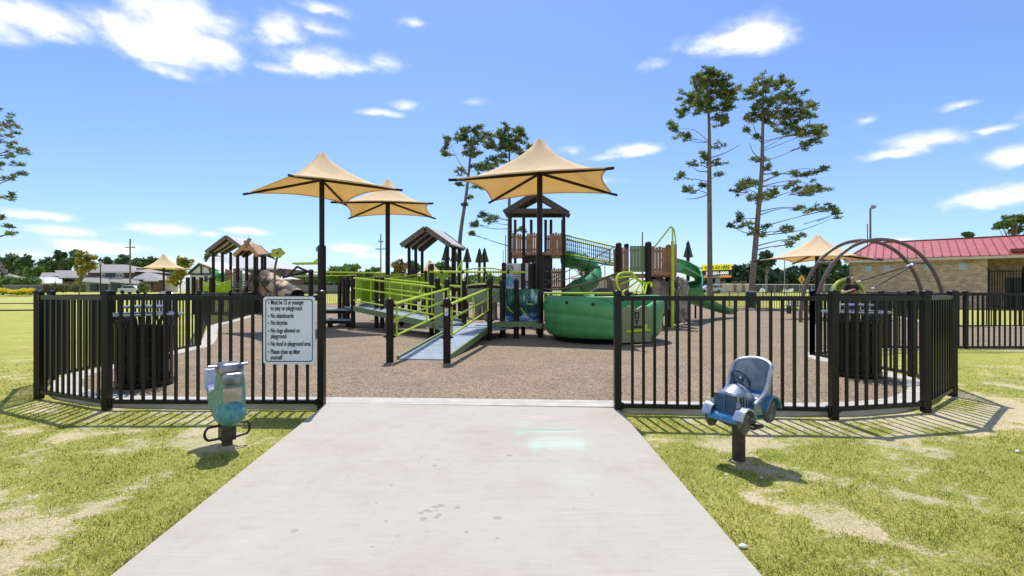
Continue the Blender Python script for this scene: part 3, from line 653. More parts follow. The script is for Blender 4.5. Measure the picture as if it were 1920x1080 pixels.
def round_panel():
    Y = 10.6; c = P(311, 568, Y); t = thing('round_play_panel', (c.x, Y, 0), 'round white play panel with grey rim on a brown post behind the litter bin', 'play panel')
    a = MB(); a.prism([(.235 * math.cos(x), .235 * math.sin(x)) for x in np.linspace(0, 2 * math.pi, 28, endpoint=False)], c, (1, 0, 0), (0, 0, 1), .02); a.build('disc', mat('pale_lilac', (.55, .54, .62), rough=.4), t)
    a = MB(); a.tube([c + Vector((.245 * math.cos(x), -.01, .245 * math.sin(x))) for x in np.linspace(0, 2 * math.pi, 32, endpoint=False)], .02, 8, closed=True); a.build('rim', M_steel, t)
    a = MB(); a.cyl((c.x, Y + .05, 0), .05, c.z + .22, 14); a.build('post', M_brown, t)
round_panel()

# ------------------------------------------------------------------ shade umbrellas
def umbrella(base, h, top, corners, label, pole_r=.085, thick=0.0, thick_z=2.6, ext=.18):
    bx, by = base; t = thing('shade_umbrella', (bx, by, 0), label, 'shade umbrella', 'tan fabric shade umbrellas')
    cs = [Vector((x, y, h)) for x, y in corners]; A = Vector((bx, by, top)); n_e, n_t = 14, 14; a = MB(); ring = []
    for i in range(4):
        p, q = cs[i], cs[(i + 1) % 4]
        for j in range(n_e):
            u = j / n_e; e = p.lerp(q, u); s_ = 4 * u * (1 - u); e = e.lerp(Vector((bx, by, h)), .115 * s_); e.z += .10 * s_; ring.append(e)
    k = len(ring); vs = []; H = top - h
    for j in range(n_t + 1):
        tt = j / n_t
        for i, e in enumerate(ring):
            u = (i % n_e) / n_e; corner = abs(2 * u - 1); d = e - Vector((bx, by, e.z)); d0 = d.normalized() * .10
            p = Vector((bx, by, 0)) + d0.lerp(d, tt); prof = (1 - tt) ** 1.55 * (.94) + .06 * (1 - tt) ** 8
            p.z = e.z + H * prof - .10 * math.sin(math.pi * tt) * (1 - corner) * .6; vs.append(p)
    fs = [(j * k + i, j * k + (i + 1) % k, (j + 1) * k + (i + 1) % k, (j + 1) * k + i) for j in range(n_t) for i in range(k)]
    vs.append(A + Vector((0, 0, .05))); fs += [(i, (i + 1) % k, len(vs) - 1) for i in range(k)]
    a.add(vs, fs); cn = a.build('canopy', M_fabric, t, sharp=60)
    a = MB(); a.tube([r_ + Vector((0, 0, -.012)) for r_ in ring], .022, 6, closed=True); a.build('hem', M_fabric, cn)
    hub = Vector((bx, by, h + .30 * H))
    for c in cs:
        d = (c - Vector((bx, by, h))); b = MB(); o = c + d.normalized() * ext; b.tube([hub, hub.lerp(c, .5) + Vector((0, 0, -.02)), c + Vector((0, 0, -.03)), o + Vector((0, 0, -.05))], [.045, .045, .042, .04], 8); b.build('arm', M_brown, t)
    a = MB(); a.tube([(bx, by, -.02), (bx, by, top - .12)], pole_r, 14)
    if thick: a.tube([(bx, by, -.02), (bx, by, thick_z)], thick, 14); a.sphere((bx, by, thick_z), (thick, thick, thick * .7), 14, 6)
    a.build('pole', M_brown, t)
    return t
def pxc(lst, h): return [((p - 960) / F * (F * (h - EYE) / (546 - q)), F * (h - EYE) / (546 - q)) for p, q in lst]
U1 = 16.2; h1 = 4.62
umbrella((X(603.5, U1), U1), h1, Z(292, U1), pxc([(547, 328), (744.6, 354), (646, 380), (465, 361.3)], h1), 'tan shade umbrella standing tallest above the rules sign', thick=.135, thick_z=Z(463, U1))
U3 = 14.3; h3 = 4.35
umbrella((X(1012, U3), U3), h3, Z(268, U3), pxc([(853, 335), (1140, 314), (1148, 362), (922, 376)], h3), 'large tan shade umbrella in front of the wooden tower', thick=.115, thick_z=Z(480, U3))
U2 = 20.0; h2 = 4.6
umbrella((X(727, U2), U2), h2, Z(342, U2), pxc([(628.8, 378), (805.6, 380), (810.8, 407), (657.8, 407)], h2), 'small tan shade umbrella just left of the grey gabled shelter', pole_r=.095)
def sq(cx, cy, half, rot): return [(cx + half * math.sqrt(2) * math.cos(R(rot + 45 + 90 * k)), cy + half * math.sqrt(2) * math.sin(R(rot + 45 + 90 * k))) for k in range(4)]
U4 = 43.0; umbrella((X(307, U4), U4), 3.2, Z(479, U4), sq(X(307, U4), U4, 1.75, 38), 'distant tan shade umbrella beside the utility pole near the houses', ext=.25)
U5 = 22.5; umbrella((X(1532, U5), U5), 2.72, Z(445, U5), sq(X(1532, U5), U5, 1.78, 36), 'low tan shade umbrella behind the brown swing arches', ext=.25)
U6 = 46.0; umbrella((X(806, U6), U6), 2.6, Z(490, U6), sq(X(806, U6), U6, 1.7, 20), 'far tan shade umbrella half hidden under the grey gabled shelter')
# ------------------------------------------------------------------ main play structure
PS = thing('play_structure', (0, 15.5, 0), 'large brown and lime green climbing structure with ramps, tower, bridge and slides', 'play structure')
def post(x, y, top, r=.066, par=PS, bottom=-.03, dome=True, name='post'):
    a = MB(); a.tube([(x, y, bottom), (x, y, top - r * .8)], r, 14)
    if dome: a.lathe([(r * 1.08, -.02), (r * 1.08, .0), (r * .95, r * .45), (r * .6, r * .8), (.001, r)], (x, y, top - r), 14)
    return a.build(name, M_brown, par)
def collar(x, y, z, par, r=.066):
    a = MB(); a.lathe([(r, -.03), (r * 1.22, -.03), (r * 1.22, .03), (r, .03)], (x, y, z), 14); a.tube([(x - r * 1.7, y, z), (x + r * 1.7, y, z)], .016, 6); return a.build('collar', M_brown, par)
def rail(pts, r=.024, m=None, name='handrail', par=PS, n=8): return MB().tube(pts, r, n).build(name, m or M_lime, par)
def railing(p0, p1, par, zs, r=.022, ends=True, mids=1, name='handrail'):
    a = MB(); p0, p1 = Vector(p0), Vector(p1)
    for k, z in enumerate(zs): a.tube([p0 + Vector((0, 0, z)), p1 + Vector((0, 0, z))], r * (1.25 if k == 0 else .9), 8)
    for j in range(0 if ends else 1, mids + 2 - (0 if ends else 1)):
        q = p0.lerp(p1, min(max(j / (mids + 1), .03), .97)); a.tube([q + Vector((0, 0, zs[0])), q + Vector((0, 0, zs[-1]))], r * .85, 6)
    return a.build(name, M_lime, par)
def ramp_deck(a0, a1, b1, b0, par, name, m=None, side=.13):
    """deck a0-a1 along one edge, b0-b1 along the other"""
    a0, a1, b0, b1 = map(Vector, (a0, a1, b0, b1)); q = MB(); dz = Vector((0, 0, .05))
    q.add([a0, a1, b1, b0, a0 - dz, a1 - dz, b1 - dz, b0 - dz], [(0, 1, 2, 3), (7, 6, 5, 4), (0, 4, 5, 1), (1, 5, 6, 2), (2, 6, 7, 3), (3, 7, 4, 0)]); o = q.build(name, m or M_deck, par)
    for s0, s1 in ((a0, a1), (b0, b1)):
        e = MB(); e.beam(s0 + Vector((0, 0, -.02)), s1 + Vector((0, 0, -.02)), .045, side); e.build('side_beam', M_olive, o)
    return o
# entry ramp
PLx, PLy = X(731, 8.59), 8.59; PRx, PRy = X(838, 8.46), 8.46; FLx, FLy = X(838, 12.3), 12.3; FRx, FRy = X(918, 12.3), 12.3
for x, y, top in ((PLx, PLy, Z(558, PLy)), (PRx, PRy, Z(558, PRy)), (FLx, FLy, Z(522, FLy)), (FRx, FRy, Z(522, FRy))):
    o = post(x, y, top); collar(x, y, Z(632, 8.5) if y < 9 else .5, o); collar(x, y, top - .14, o)
o = [c for c in PS.children if abs(c.data.vertices[0].co.x + c.location.x - PRx) < .2 and c.name.startswith('post')]
a = MB(); a.prism(rrect(.062, .16, .025), (PRx, PRy - .068, Z(583, PRy)), (1, 0, 0), (0, 0, 1), .004); dec = a.build('warning_label', M_white, o[0])
a = MB(); a.box((PRx, PRy - .074, Z(576, PRy)), (.05, .003, .045)); a.build('red_band', mat('label_red', (.5, .04, .03)), o[0])
a = MB()
for k in range(5): a.box((PRx, PRy - .0735, Z(583, PRy) - .004 - .011 * k), (.042, .002, .0035))
a.build('small_print', M_ink, o[0])
RMP = ramp_deck((PLx + .07, PLy + .3, .015), (FLx + .07, FLy, .285), (FRx - .06, FRy, .285), (PRx - .05, PRy + .3, .015), PS, 'entry_ramp')
railing((PLx + .08, PLy, 0), (FLx + .06, FLy - .02, .30), PS, (1.02, .74, .45)); railing((PRx + .06, PRy, 0), (FRx - .02, FRy - .05, .30), PS, (1.02, .76, .47))
# landing behind the entry ramp
a = MB(); a.prism([(FLx - .15, FLy), (FRx + .05, FLy), (.05, 13.0), (-.1, 14.6), (-1.5, 14.6), (-2.2, 13.4)], (0, 0, .235), (1, 0, 0), (0, 1, 0), .05); a.build('landing', M_deck, PS)
# curved step beams
for p in ([(-.50, 12.75, .33), (-.3, 12.82, .37), (.1, 12.9, .38)], [(.12, 12.9, .38), (.45, 12.9, .37), (.80, 12.85, .33)]):
    q = smooth_pts(p, 5); a = MB(); [a.beam(q[i], q[i + 1], .34, .13) for i in range(len(q) - 1)]; a.build('step_beam', M_olive, PS)
for px, Y, ty in ((942, 13.2, 524), (968, 12.95, 523), (1013, 13.15, 545)): post(X(px, Y), Y, Z(ty, Y), r=.075)
post(X(870, 13.7), 13.7, Z(525, 13.7)); post(X(820, 13.1), 13.1, Z(520, 13.1), r=.075)
# squiggle panel, stump panel, photo panel, map board, olive gate panel
def flat(name, x0, x1, z0, z1, Y, m, th=.025, par=PS, bv=0): a = MB(); a.box(((x0 + x1) / 2, Y, (z0 + z1) / 2), (x1 - x0, th, z1 - z0)); return a.build(name, m, par)
def pbox(name, px0, py0, px1, py1, Y, m, th=.025, par=PS): return flat(name, X(px0, Y), X(px1, Y), Z(py1, Y), Z(py0, Y), Y, m, th, par)
sq_ = pbox('squiggle_panel', 876, 541, 964, 567, 13.28, M_sage)
a = MB(); r_ = random.Random(2)
for k in range(16):
    c = P(925 + r_.uniform(-30, 34), 553 + r_.uniform(-8, 8), 13.26); rr = r_.uniform(.03, .09); st = r_.uniform(0, 6); a.tube([c + Vector((rr * math.cos(st + x), 0, rr * math.sin(st + x))) for x in np.linspace(0, 4.6, 10)], .007, 5)
a.build('groove', M_olive, sq_)
for i, px in enumerate((897, 911, 925)):
    a = MB(); c = P(px, 600, 13.75); a.lathe([(.115, 0), (.10, .25), (.105, .5), (.09, .53), (.001, .53)], c, 12, fn=lambda an, i_, r, z: (r * (1 + .07 * math.sin(5 * an + px)), z)); a.build('log_stump', mat('cast_log', (.13, .095, .065), rough=.8, c2=(.30, .23, .165), scale=7, bump=.5, bscale=20), PS)
m, n, l, b = nodes('forest_stream_print')
uv = noise_n(n, l, 6.0, 6, .65, sc=(1.0, 1, 1)); st = noise_n(n, l, 7, 4, .6, sc=(2.2, 1, .35))
t_ = n.new('ShaderNodeTexCoord'); sp_ = n.new('ShaderNodeSeparateXYZ'); l.new(t_.outputs['Generated'], sp_.inputs[0])
dk = ramp(n, l, st, [(.40, (.008, .03, .04)), (.48, (.03, .17, .16)), (.55, (.05, .20, .05)), (.64, (.45, .62, .70))])
lowc = ramp(n, l, uv, [(.42, (.01, .035, .08)), (.5, (.05, .15, .32)), (.62, (.40, .48, .66))])
mid_ = ramp(n, l, uv, [(.4, (.006, .03, .05)), (.55, (.012, .07, .10)), (.66, (.03, .22, .03))])
f1 = ramp(n, l, sp_.outputs[2], [(.26, (1, 1, 1)), (.36, (0, 0, 0))]); f2 = ramp(n, l, sp_.outputs[2], [(.55, (0, 0, 0)), (.68, (1, 1, 1))])
c = mixc_n(n, l, f2, mid_, dk); c = mixc_n(n, l, f1, c, lowc); l.new(c, b.inputs['Base Color']); b.inputs['Roughness'].default_value = .55; b.inputs['Specular IOR Level'].default_value = .2
fp = pbox('nature_panel', 947, 542, 1012, 609, 13.12, m)
a = MB()
for p in ([(950, 574), (958, 583), (966, 590)], [(976, 577), (982, 585), (986, 590)], [(988, 570), (1001, 571)], [(985, 604), (993, 604)], [(1000, 601), (1006, 603)]): a.tube(smooth_pts([P(*q, 13.10) for q in p], 3), .016, 5)
a.build('painted_leaf', M_lime, fp)
mp_ = pbox('map_board', 945.5, 494, 990, 541, 13.9, mat('pale_grey_board', (.60, .60, .61), rough=.4), .02)
a = MB()
for (px, py, r_o) in ((957, 503, 5.2), (988, 531, 3.6)):
    c = P(px, py, 13.88); a.tube([c + Vector((r_o / F * 13.9 * math.cos(x), 0, r_o / F * 13.9 * math.sin(x))) for x in np.linspace(0, 6.283, 16, endpoint=False)], .012, 5, closed=True); a.tube([c + Vector((-.05, 0, -.04)), c + Vector((.05, 0, .04))], .012, 5)
a.build('prohibition_mark', mat('dark_red_ink', (.12, .02, .03)), mp_)
a = MB()
for py, x0, x1 in ((515, 962, 979), (519, 957, 978), (522.5, 961, 979), (511, 966, 976)):
    x = x0
    while x < x1: w_ = rng.uniform(1.5, 4); a.box(P(x + w_ / 2, py, 13.886), (w_ / F * 13.9, .004, .018)); x += w_ + 1
a.build('small_print', mat('maroon_ink', (.10, .04, .06)), mp_)
a = MB(); a.prism([(-.13, -.13), (.10, -.15), (.14, .05), (.02, .15), (-.12, .08)], P(954.5, 527, 13.885), (1, 0, 0), (0, 0, 1), .004); a.build('blue_spot', mat('light_blue_ink', (.16, .42, .60)), mp_)
for px in (944.5, 981): post(X(px, 13.75), 13.75, Z(492, 13.75), r=.062)
pbox('side_panel', 814, 545.5, 831, 617, 12.85, M_sage, .03)
# overhead lime bar
Yb = 13.6; rail([P(805, 509.5, Yb), P(985, 510.5, Yb)], .03, name='overhead_bar')
for px in (828, 868, 910, 953): MB().sphere(P(px, 510.3, Yb), .045, 10, 6).build('clamp', M_black, PS)
post(X(808, Yb), Yb + .1, Z(493, Yb), r=.07); rail([P(865.5, 489, Yb + .1), P(865.5, 560, Yb + .1)], .026, name='lime_upright')
rail([P(857, 508, Yb + .1), P(866, 489, Yb + .1)], .02, name='lime_brace')
# second ramp climbing left
A0, A1 = Vector((-2.1, 12.9, .36)), Vector((-5.3, 16.2, .69)); off = Vector((.80, .78, 0))
ramp_deck(A0, A1, A1 + off, A0 + off, PS, 'long_ramp', side=.17)
railing(A0 + Vector((.05, -.03, 0)), A1, PS, (1.0, .66, .26), mids=3); railing(A0 + off * 1.02, A1 + off * 1.02, PS, (1.0, .66, .26), mids=3)
post(X(662, 16.35), 16.35, Z(515, 16.35), r=.075); post(X(652, 17.3), 17.3, Z(519, 17.3), r=.075)
for px in (706, 716.5): post(X(px, 16.5), 16.5, Z(518, 16.5), r=.072)
a = MB(); c = P(753, 606, 14.4); a.lathe([(.001, -.11), (.05, -.07), (.09, 0), (.09, .05), (.001, .06)], c, 12); a.build('hanging_bell', M_black, PS)
# upper landing and third ramp with lime panels
a = MB(); a.prism([(-5.5, 16.3), (-4.5, 17.0), (-4.9, 18.3), (-6.1, 17.6)], (0, 0, .66), (1, 0, 0), (0, 1, 0), .05); a.build('landing', M_deck, PS)
C0, C1 = Vector((-4.45, 17.1, .71)), Vector((-3.3, 20.2, 1.05)); D0, D1 = Vector((-5.55, 17.6, .71)), Vector((-4.3, 20.8, 1.05))
ramp_deck(C0, C1, D1, D0, PS, 'upper_ramp', side=.15)
for p, q in ((C0, C1), (D0, D1)):
    rail([p + Vector((0, 0, .98)), q + Vector((0, 0, .98))], .03)
    for k in range(3):
        s0, s1 = p.lerp(q, k / 3 + .02), p.lerp(q, (k + 1) / 3 - .02); a = MB(); a.add([s0 + Vector((0, 0, .08)), s1 + Vector((0, 0, .08)), s1 + Vector((0, 0, .9)), s0 + Vector((0, 0, .9))] + [x + Vector((.03, 0, 0)) for x in (s0 + Vector((0, 0, .08)), s1 + Vector((0, 0, .08)), s1 + Vector((0, 0, .9)), s0 + Vector((0, 0, .9)))], [(0, 1, 2, 3), (7, 6, 5, 4), (0, 4, 5, 1), (1, 5, 6, 2), (2, 6, 7, 3), (3, 7, 4, 0)]); a.build('lime_panel', M_limep, PS)
for px, py, Y in ((755, 508, 20.6), (773, 505, 18.9), (798, 507, 19.6), (645, 520, 19)): post(X(px, Y), Y, Z(py, Y), r=.075)
pbox('olive_slat_panel', 777, 517, 786, 545, 19.2, M_olive, .03); pbox('olive_slat_panel', 800, 515, 806, 548, 19.4, M_olive, .03)
# lime panels on the mid deck
pbox('lime_panel', 806, 511, 841, 531, 20.0, M_limep, .03); pbox('lime_panel', 700, 513, 752, 561, 21.3, M_limep, .03); pbox('lime_panel', 667, 520, 705, 560, 19.0, M_limep, .03)
# transfer steps left
Yt = 17.0
for (x0, x1, py, m_) in ((607, 661, 580, M_deck), (604, 662, 598, M_deck)):
    z = Z(py, Yt); a = MB(); a.box(((X(x0, Yt) + X(x1, Yt)) / 2, Yt + (.45 if py < 590 else 0), z - .03), (X(x1, Yt) - X(x0, Yt), .8 if py < 590 else .5, .06)); a.build('transfer_step', m_, PS)
    a = MB(); a.box(((X(x0, Yt) + X(x1, Yt)) / 2, Yt + (.07 if py < 590 else -.24), z - .10), (X(x1, Yt) - X(x0, Yt), .05, .1)); a.build('step_riser', M_black, PS)
for px in (619, 656): a = MB(); a.box((X(px, Yt), Yt, .15), (.14, .14, .3)); a.build('step_leg', M_black, PS)
# far lime rails left of the ramps
rail([P(583, 510, 22), P(728, 512, 22)], .03); rail([P(545, 518, 23.5), P(668, 516, 22)], .02)
post(X(583, 22), 22, Z(504, 22), r=.11); a = MB(); a.beam(P(553, 494.5, 20), P(607, 493.5, 20), .5, .07); a.build('lime_canopy_bar', M_lime, PS)
a = MB(); a.tube([P(540, 518, 20.5), P(557, 500, 20.2), P(581, 511, 21)], .055, 8); a.tube([P(530, 520, 20.8), P(583, 508, 21)], .055, 8); a.build('black_brace', M_black, PS)
for px, py, Y in ((637, 526, 19.5), (645, 527, 20.2)): post(X(px, Y), Y, Z(py, Y), r=.08, dome=False)
# ---- grey gabled shelter in the middle
def gable(peakF, peakB, lF, rF, lB, rB, par, mt, mf, th=.06, rafters=3, name='roof'):
    pF, pB, lF, rF, lB, rB = map(Vector, (peakF, peakB, lF, rF, lB, rB)); dz = Vector((0, 0, th)); a = MB()
    for (e0, e1) in ((lF, lB), (rF, rB)):
        v = [pF, pB, e1, e0]; v = [x + dz for x in v] + v; a.add(v, [(0, 1, 2, 3), (7, 6, 5, 4), (0, 4, 5, 1), (1, 5, 6, 2), (2, 6, 7, 3), (3, 7, 4, 0)])
    ro = a.build(name, mt, par, smooth=False)
    a = MB(); back = (pB - pF).normalized() * .03
    for p, e in ((pF, lF), (pF, rF)): a.beam(p - back + Vector((0, 0, -.02)), e - back + Vector((0, 0, -.02)), .06, .20)
    a.build('fascia', mf, ro); a = MB()
    for p, e in ((pB, lB), (pB, rB)): a.beam(p + back + Vector((0, 0, -.02)), e + back + Vector((0, 0, -.02)), .06, .18)
    a.build('fascia', mf, ro)
    a = MB()
    for k in range(rafters):
        u = (k + .5) / rafters
        for e0, e1 in ((lF, lB), (rF, rB)): a.beam(pF.lerp(pB, u) + Vector((0, 0, -.07)), e0.lerp(e1, u) + Vector((0, 0, -.07)), .08, .13)
    a.build('rafter', M_droof, ro); return ro
gable(P(798, 427, 20), P(830, 436, 21.6), P(752, 460, 20), P(844, 459, 20), P(791, 468, 21.6), P(871, 467, 21.6), PS, M_roofm, M_fascia)
for px, py, Y in ((767, 461, 20.2), (779.5, 464, 20.8), (791.5, 467, 21.4), (838.5, 460, 20.2), (850, 464, 20.8), (862, 466, 21.4)):
    a = MB(); a.tube([(X(px, Y), Y, -.03), (X(px, Y), Y, Z(py, Y) + .03)], .068 if px < 800 else .085, 12); a.build('post', M_brown, PS)
a = MB(); a.prism([(X(767, 20.2), 20.2), (X(838, 20.2), 20.2), (X(862, 21.4), 21.4), (X(791, 21.4), 21.4)], (0, 0, 1.02), (1, 0, 0), (0, 1, 0), .06); a.build('deck', M_deck, PS)
post(X(808, 20), 20.0, Z(494, 20), r=.12, dome=False)
# arched lime bridge between shelter and tower
for Y in (22.0, 23.2):
    a = MB(); top = smooth_pts([P(866, 507, Y), P(890, 503.5, Y), P(910, 502.5, Y), P(930, 504, Y), P(946, 508, Y)], 4); low = smooth_pts([P(866, 538, Y), P(890, 533, Y), P(910, 532, Y), P(930, 533.5, Y), P(946, 537, Y)], 4)
    a.tube(top, .028, 8); a.tube(low, .028, 8)
    for i in range(0, len(top), 1): a.tube([top[i], low[i]], .012, 5)
    a.build('bridge_rail', M_lime, PS)
a = MB(); q = smooth_pts([P(866, 540, 22.6), P(890, 535, 22.6), P(910, 534, 22.6), P(930, 535, 22.6), P(946, 539, 22.6)], 3); [a.beam(q[i], q[i + 1], 1.1, .06) for i in range(len(q) - 1)]; a.build('bridge_deck', M_wood, PS)
a = MB(); a.tube(smooth_pts([P(852, 542, 18.5), P(890, 537, 18.5), P(915, 536, 18.5), P(945, 539, 18.5)], 4), .07, 8); a.build('dark_arch', M_brown, PS)
# ---- tower
T0 = 18.0
TX0, TX1, TY0, TY1 = X(955, T0), X(1058, T0), T0, T0 + 1.9
dz_ = Z(473, T0)
gable(P(1003, 362, T0), P(1012, 371, T0 + 2.1), P(945, 398, T0 - .05), P(1066, 400, T0 - .05), P(956, 401, T0 + 2.1), P(1068, 404, T0 + 2.1), PS, M_droof, M_droof)
for px, Y in ((957, T0), (982, T0), (1057, T0), (966, TY1), (996, TY1), (1023, TY1), (1033, TY1), (1055, TY1)):
    a = MB(); a.box((X(px, Y), Y, (Z(398, T0) - .03) / 2), (.115, .115, Z(398, T0) + .03)); a.build('tower_post', M_droof if Y > T0 else M_brown, PS)
for Y, py in ((T0 - .02, 395.5), (TY1, 404)): a = MB(); a.beam(P(949, py, Y), P(1060 if Y < T0 else 1056, py, Y), .1, .17); a.build('tie_beam', M_droof, PS)
a = MB(); a.box(((TX0 + TX1) / 2, (TY0 + TY1) / 2, dz_ - .05), (TX1 - TX0 + .1, TY1 - TY0 + .1, .11)); a.build('tower_deck', M_wood, PS)
def slats(px0, px1, py0, py1, Y, m=None, k=None, par=PS, name='slat_panel', tops=True, gapf=.18):
    x0, x1, z1, z0 = X(px0, Y), X(px1, Y), Z(py0, Y), Z(py1, Y); k = k or max(2, round((x1 - x0) / .085)); w_ = (x1 - x0) / k; a = MB()
    for i in range(k):
        zt = z1 + (rng.uniform(-.05, .03) if tops else 0); a.box((x0 + w_ * (i + .5), Y, (z0 + zt) / 2), (w_ * (1 - gapf), .035, zt - z0))
    a.box(((x0 + x1) / 2, Y + .03, z0 + .12), (x1 - x0, .025, .07)); a.box(((x0 + x1) / 2, Y + .03, z1 - .15), (x1 - x0, .025, .07)); return a.build(name, m or M_wood, par)
slats(960, 978, 437, 474, T0 + .02); slats(988, 1008, 436, 474, T0 + .02); slats(1031, 1054, 436, 474, T0 + .02)
slats(970, 994, 440, 474, TY1); slats(1026, 1052, 441, 474, TY1)
slats(1033, 1054, 503, 545, T0 + .02)
pbox('dark_panel', 984, 478, 1034, 548, T0 + .6, M_droof, .06); pbox('ladder_panel', 1016, 500, 1031, 545, T0 + .3, M_black, .05)  # dark brown panel below the tower deck, then the ladder panel
for px in (1007, 996): post(X(px, 16.5), 16.5, Z(489 if px > 1000 else 492, 16.5), r=.10)
pbox('tan_panel', 1002, 497, 1010, 541, 16.6, M_tanroof, .04)
a = MB(); a.box((X(1035, 17.5), 18.2, Z(549, 17.5)), (2.1, 2.4, .08)); a.build('lower_deck', M_deck, PS)
rail([P(1018, 550, 14.6), P(1162, 550, 14.6)], .03)
# ---- suspension bridge
bA, bB = (1060, T0 + .3), (1153, 17.1)
for dy in (0, 1.0):
    a = MB(); Ya, Yb2 = T0 + .3 + dy, 17.1 + dy; tA, tB, lA, lB = P(1060, 441, T0 + .3), P(1154, 463, 17.1), P(1060, 476, T0 + .3), P(1154, 494, 17.1)
    for v in (tA, tB, lA, lB): v.y += dy
    a.tube([tA, tB], .03, 8); a.tube([lA, lB], .035, 8); a.tube([tA, lA], .03, 8); a.tube([tB, lB], .03, 8); o = a.build('bridge_rail', M_lime, PS)
    a = MB()
    for k in range(1, 24): u = k / 24; a.tube([tA.lerp(tB, u), lA.lerp(lB, u)], .009, 4)
    for k in range(1, 4): u = k / 4; a.tube([tA.lerp(lA, u), tB.lerp(lB, u)], .008, 4)
    a.build('cable_net', M_black, o)
a = MB(); lA, lB = P(1060, 478, T0 + .3), P(1154, 496, 17.1)
for k in range(12): p, q = lA.lerp(lB, k / 12), lA.lerp(lB, (k + .9) / 12); a.beam(p + Vector((0, .5, 0)), q + Vector((0, .5, 0)), .95, .05)
a.build('bridge_plank', M_greend, PS)
# ---- tube slide
def spline_tube(pts, r, name, m, n=18, k=6, par=PS): a = MB(); a.tube(smooth_pts(pts, k), r, n); return a.build(name, m, par, sharp=50)
sl = [P(1062, 486, 18.8), P(1082, 489, 19.2), P(1103, 498, 19.7), P(1113, 514, 19.6), P(1104, 529, 19.0), P(1083, 541, 18.5), P(1068, 552, 18.6), P(1075, 562, 19.3), P(1096, 563, 19.9), P(1112, 566, 19.9)]
ts = spline_tube(sl, .33, 'tube_slide', M_green)
sp2 = smooth_pts(sl, 6); a = MB()
for i in (9, 16, 23, 30, 38): d = (sp2[i + 1] - sp2[i]).normalized(); a.tube([sp2[i] - d * .03, sp2[i] + d * .03], .355, 18)
a.build('slide_joint', M_greend, ts)
# ---- rope climber in front of the tube slide
a = MB()
for (p, q, r_) in (((1018, 541, 16.2), (1068, 539, 16.2), .03), ((1068, 539, 16.2), (1158, 512, 16.4), .042), ((1036, 520, 17.6), (1153, 462, 16.9), .016), ((1036, 532, 17.0), (1153, 486, 16.9), .016), ((1018, 524, 16.4), (1060, 524, 17.5), .014), ((1018, 535, 16.4), (1060, 512, 17.5), .014), ((1022, 508, 16.4), (1058, 508, 17.8), .014)):
    p, q = P(*p), P(*q); a.tube(smooth_pts([p, p.lerp(q, .5) - Vector((0, 0, .06)), q], 4), r_, 6)
for px in (1068, 1090, 1112, 1134): a.tube([P(px, 470 + (px - 1068) * .28, 16.6), P(px, 545, 16.4)], .013, 5)
a.build('rope_climber', mat('dark_rope', (.05, .045, .035), rough=.8, c2=(.14, .12, .08), scale=30), PS)
# ---- second deck
S0 = 16.6; sd_ = Z(513, S0)
a = MB(); a.box(((X(1160, S0) + X(1268, S0)) / 2, S0 + .8, sd_ - .06), (X(1268, S0) - X(1160, S0), 1.6, .11)); a.build('second_deck', M_wood, PS)
for px, py, Y, r_ in ((1160, 454, S0, .10), (1174.5, 456, S0 + .9, .085), (1215.5, 452, S0 - .1, .105), (1253, 458, S0 + .5, .085)): post(X(px, Y), Y, Z(py, Y), r=r_)
slats(1150.5, 1157, 466, 512, S0 + .1, k=1); slats(1165, 1178, 465, 512, S0 + .05, k=3); slats(1244, 1268, 462, 510, S0 + .02, k=4)
slats(1222.5, 1246, 463, 512, S0 - .02, k=4)
slats(1181, 1212, 461, 510, S0 - .05, M_olive, 5, name='olive_slat_panel', tops=False, gapf=.12)
a = MB(); a.box(P(1222, 487, S0 - .06), (.10, .06, Z(461, S0) - Z(512, S0))); a.box(P(1266, 485, S0 - .06), (.10, .06, Z(459, S0) - Z(512, S0))); a.build('panel_frame', M_wood, PS)
a = MB(); a.beam(P(1220, 513, S0 - .1), P(1268, 513, S0 - .1), .12, .12); a.build('deck_fascia', M_wood, PS)
# fire pole and its arch
a = MB(); Yp = 16.4; a.tube([(X(1261, Yp), Yp, 0), P(1261, 452, Yp)], .055, 10); a.tube(smooth_pts([P(1261, 452, Yp), P(1261, 430, Yp), P(1259, 426, Yp), P(1255, 428, Yp), P(1228, 462, Yp + .3)], 5), .028, 8); a.tube(smooth_pts([P(1261, 428, Yp), P(1264, 432, Yp + .1), P(1267, 455, Yp + .4), P(1265, 462, Yp + .4), P(1261, 462, Yp + .1)], 4), .026, 8); a.build('fire_pole', M_lime, PS)
# fan climber
a = MB(); Yf = 15.6
L1 = smooth_pts([P(1185, 511.5, Yf + .5), P(1172, 511.5, Yf + .3), P(1161, 514, Yf + .1), P(1156.5, 522, Yf), P(1157, 532, Yf - .1), P(1162, 545, Yf - .2), P(1170, 556, Yf - .3), P(1176, 575, Yf - .4)], 5)
L2 = smooth_pts([P(1185, 511.5, Yf + .5), P(1192, 521, Yf + .4), P(1204, 529, Yf + .4), P(1213, 531, Yf + .4), P(1220, 530.5, Yf + .4), P(1222, 545, Yf + .2), P(1221, 570, Yf)], 5)
a.tube(L1, .042, 8); a.tube(L2[:24], .042, 8)
for p, q in (((1160, 521), (1185, 518)), ((1163, 533), (1191, 521)), ((1166, 549), (1197, 526)), ((1188, 551), (1203, 528)), ((1201, 551), (1209, 530)), ((1209, 551), (1213, 531))): a.tube([P(*p, Yf - .05), P(*q, Yf + .4)], .027, 8)
a.build('fan_climber', M_lime, PS)
